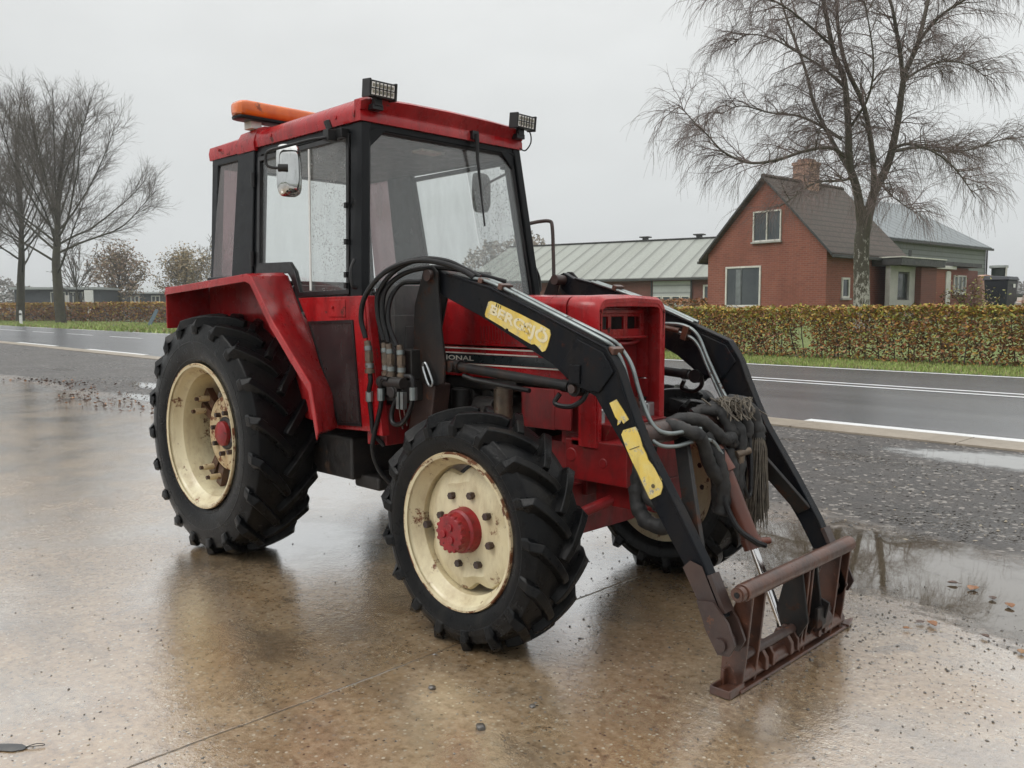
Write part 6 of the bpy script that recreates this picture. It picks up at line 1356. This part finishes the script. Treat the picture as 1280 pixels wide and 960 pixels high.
# --- hedges
def hedge(name, A, B, th, h, lsz, n, label, mats_top, cat='hedge', gaps=False, stems=0, seed=1):
    random.seed(seed); A, B = Vector(A), Vector(B); d = (B - A); Ln = d.length; d.normalize(); w = Vector((-d.y, d.x, 0)); o = tag(empty(name, A), label, cat)
    global mb_cur
    mb_cur = lv = MB()
    for i in range(n):
        u = random.uniform(0, Ln); z = random.random(); 
        if gaps:
            z = random.random() ** .72
            den = mnoise.noise(Vector((u * .9, z * h * 1.1, 0))) + mnoise.noise(Vector((u * 3.1, z * h * 3, 4))) * .5
            lim = -.9 if z > .72 or z < .17 else (-.38 if z < .60 else -.55)
            if den < lim: continue
        top = h * (1 + .06 * mnoise.noise(Vector((u * .8, 0, 2))) + .05 * mnoise.noise(Vector((u * 3.5, 0, 6))) + abs(random.gauss(0, .025))); zz = z * top
        if random.random() < .22: zz = top * random.uniform(.94, 1.02)
        v = random.uniform(-1, 1); v = math.copysign(abs(v) ** .6, v) * th / 2 * (1 + .12 * mnoise.noise(Vector((u, zz, 7))))
        r = random.random(); hn = mnoise.noise(Vector((u * .35, 0, 8)))
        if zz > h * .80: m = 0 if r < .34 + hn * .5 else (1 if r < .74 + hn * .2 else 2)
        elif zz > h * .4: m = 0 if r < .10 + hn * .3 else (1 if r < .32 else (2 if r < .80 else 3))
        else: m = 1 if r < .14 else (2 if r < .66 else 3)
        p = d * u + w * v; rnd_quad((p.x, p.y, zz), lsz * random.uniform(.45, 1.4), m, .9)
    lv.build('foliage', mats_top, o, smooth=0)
    if stems:
        sm = MB(); u = 0
        while u < Ln:
            u += random.uniform(.5, 1.5) * Ln / stems; p = d * u + w * random.gauss(0, th * .12); q = limb(sm, (p.x, p.y, -.05), (random.gauss(0, .1), random.gauss(0, .1), 1), h * .95, .022, .009, 6, .10, .05, 5)
            for k in range(7): p2, d2 = at(q, random.uniform(.25, 1)); limb(sm, p2, rot_dir(d2, random.uniform(.5, 1.0), random.uniform(0, 6.3)), random.uniform(.2, .5), .008, .003, 4, .15, .05, 3)
        sm.build('stems', 'wood', o, smooth=0)
    return o
MT = ['lf_green', 'lf_yellow', 'lf_brown', 'lf_dark']
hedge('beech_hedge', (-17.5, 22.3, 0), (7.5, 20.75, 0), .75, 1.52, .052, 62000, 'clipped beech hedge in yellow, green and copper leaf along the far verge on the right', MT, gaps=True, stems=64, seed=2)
a, b_ = gp(800, 57), gp(905, 49); hedge('beech_hedge', a, b_, .9, 2.0, .09, 5200, 'short dark brown hedge in front of the long barn', ['lf_dark', 'lf_brown', 'lf_brown', 'lf_dark'], stems=0, seed=4)
a, b_ = gp(-60, 118), gp(330, 98); hedge('beech_hedge', a, b_, 1.6, 2.35, .17, 17000, 'long brown clipped hedge behind the roadside trees on the left', ['lf_yellow', 'lf_yellow', 'lf_brown', 'lf_dark'], stems=0, seed=6)
# lawn shrubs beside the extension
p = on_house(10.2, -2.2); random.seed(9); o = tag(empty('garden_shrub', (p.x, p.y, LAWN)), 'low straggly shrub at the foot of the orange extension wall', 'shrub'); mb_cur = lv = MB()
for i in range(500):
    v = Vector((random.gauss(0, .8), random.gauss(0, .4), abs(random.gauss(.9, .5)))); rnd_quad(v, .09, random.choice((0, 3, 3)), .8)
lv.build('foliage', MT, o, smooth=0); mb = MB()
for i in range(9): limb(mb, (0, 0, 0), (random.gauss(0, .5), random.gauss(0, .4), 1), 1.6, .03, .01, 5, .1, 0, 4)
mb.build('stems', 'wood', o, smooth=0)
# far woods that read as one mass
M['farwood'] = leafmat('far_wood_hazed', (.17, .165, .15), (.20, .185, .16), (.155, .15, .14)); M['farwood_b'] = leafmat('far_wood_brown', (.22, .165, .11), (.17, .145, .10), (.25, .19, .125))  # grey wood tones are lightened to carry distance haze in the colour
random.seed(31); mb_cur = mb = MB()
def wood(px0, px1, D, y0, y1, n, m, sz):
    for i in range(n):
        px = random.uniform(px0, px1); u = (px - px0) / (px1 - px0); env = math.sin(PI * min(1, max(0, u))) ** .35
        top = hz(y0, D) * env * (1 + .22 * mnoise.noise(Vector((px * .05, m, 0))) + .12 * mnoise.noise(Vector((px * .21, m, 3)))); p = gp(px, D + random.uniform(-8, 8)); p.z = random.random() ** .8 * top; rnd_quad(p, sz * random.uniform(.5, 1.2), m, .9)
wood(1160, 1700, 330, 346, 0, 14000, 0, .8); wood(560, 738, 230, 299, 0, 9000, 1, .55); wood(-420, 80, 230, 335, 0, 11000, 0, .55); wood(-1400, 2600, 420, 366, 0, 26000, 0, 1.0)
tag(mb.build('treeline', ['farwood', 'farwood_b'], smooth=0), kind='stuff')
# ------------------------------------------------------------------ camera, sky, sun
HAZE = .0006
cd = bpy.data.cameras.new('camera'); cam = bpy.data.objects.new('camera', cd); COL.objects.link(cam)
cd.sensor_width = 36; cd.lens = FPX / 1280 * 36; cd.clip_start = .05; cd.clip_end = 6000
cam.location = CAM; cam.rotation_euler = (PI / 2 - PITCH, 0, YAW)
cam.rotation_euler = (Matrix.Rotation(YAW, 3, 'Z') @ Matrix.Rotation(PI / 2 - PITCH, 3, 'X') @ Matrix.Rotation(ROLL, 3, 'Z')).to_euler()
scene.camera = cam
w = bpy.data.worlds.new('World'); scene.world = w; w.use_nodes = True; N, L = w.node_tree.nodes, w.node_tree.links
bg = N['Background']; SUN_EL, SUN_AZ = math.radians(48), math.radians(200)
sky = N.new('ShaderNodeTexSky'); sky.sky_type = 'NISHITA'; sky.sun_disc = False; sky.sun_elevation = SUN_EL; sky.sun_rotation = SUN_AZ; sky.dust_density = 6; sky.air_density = 2
hs = N.new('ShaderNodeHueSaturation'); hs.inputs['Saturation'].default_value = .12; L.new(sky.outputs[0], hs.inputs['Color'])
# rain haze: one still volume round everything
mh = bpy.data.materials.new('haze'); Nh, Lh = nodes_of(mh); Nh.remove(Nh['Principled BSDF']); pv = Nh.new('ShaderNodeVolumePrincipled'); pv.inputs['Color'].default_value = (.93, .95, .96, 1); pv.inputs['Density'].default_value = HAZE; pv.inputs['Anisotropy'].default_value = .2; Lh.new(pv.outputs[0], Nh['Material Output'].inputs['Volume']); M['haze'] = mh
if HAZE > 0: mb = MB(); mb.span((-2600, -2600, -1), (2600, 2600, 40)); tag(mb.build('haze', 'haze', smooth=0), kind='stuff')
tc = N.new('ShaderNodeTexCoord').outputs['Generated']; s = N.new('ShaderNodeSeparateXYZ'); L.new(tc, s.inputs[0])
el = math_n(N, L, 'MAXIMUM', s.outputs[2], 0.0)
grad = ramp(N, L, el, [(0.0, (7.6, 7.95, 8.05)), (.12, (7.9, 8.2, 8.25)), (.40, (9.2, 9.35, 9.3)), (1.0, (21, 21, 20.6))])
cl = noise_tex(N, L, vscale(N, L, tc, (1, 1, 2.6)), 1.6, 5, .55)
cloud = val01(N, L, cl, .28, .72, .86, 1.08)
mul = N.new('ShaderNodeMix'); mul.data_type = 'RGBA'; mul.blend_type = 'MULTIPLY'; mul.inputs[0].default_value = 1.0; L.new(grad, mul.inputs[6])
cc = N.new('ShaderNodeCombineColor'); [L.new(cloud, cc.inputs[i]) for i in range(3)]; L.new(cc.outputs[0], mul.inputs[7])
L.new(mixc(N, L, .88, hs.outputs[0], mul.outputs[2]), bg.inputs['Color']); bg.inputs['Strength'].default_value = .10
sd = bpy.data.lights.new('sun', 'SUN'); sd.energy = 1.0; sd.angle = math.radians(25); sd.color = (1, .97, .93); so = bpy.data.objects.new('sun', sd); COL.objects.link(so)
# light travels from the sun's place in the sky: azimuth measured clockwise from +y as in the sky texture
dirv = Vector((math.sin(SUN_AZ) * math.cos(SUN_EL), math.cos(SUN_AZ) * math.cos(SUN_EL), math.sin(SUN_EL))); so.rotation_euler = dirv.to_track_quat('Z', 'Y').to_euler(); so.location = (0, 0, 30)
scene.view_settings.view_transform = 'Standard'; scene.view_settings.look = 'None'; scene.view_settings.exposure = 0.0; scene.view_settings.gamma = 1.0
scene.render.engine = 'CYCLES'; scene.cycles.use_denoising = True; scene.cycles.max_bounces = 6; scene.cycles.diffuse_bounces = 3; scene.cycles.glossy_bounces = 3; scene.cycles.volume_bounces = 0; scene.cycles.transparent_max_bounces = 14; scene.cycles.caustics_reflective = False; scene.cycles.caustics_refractive = False
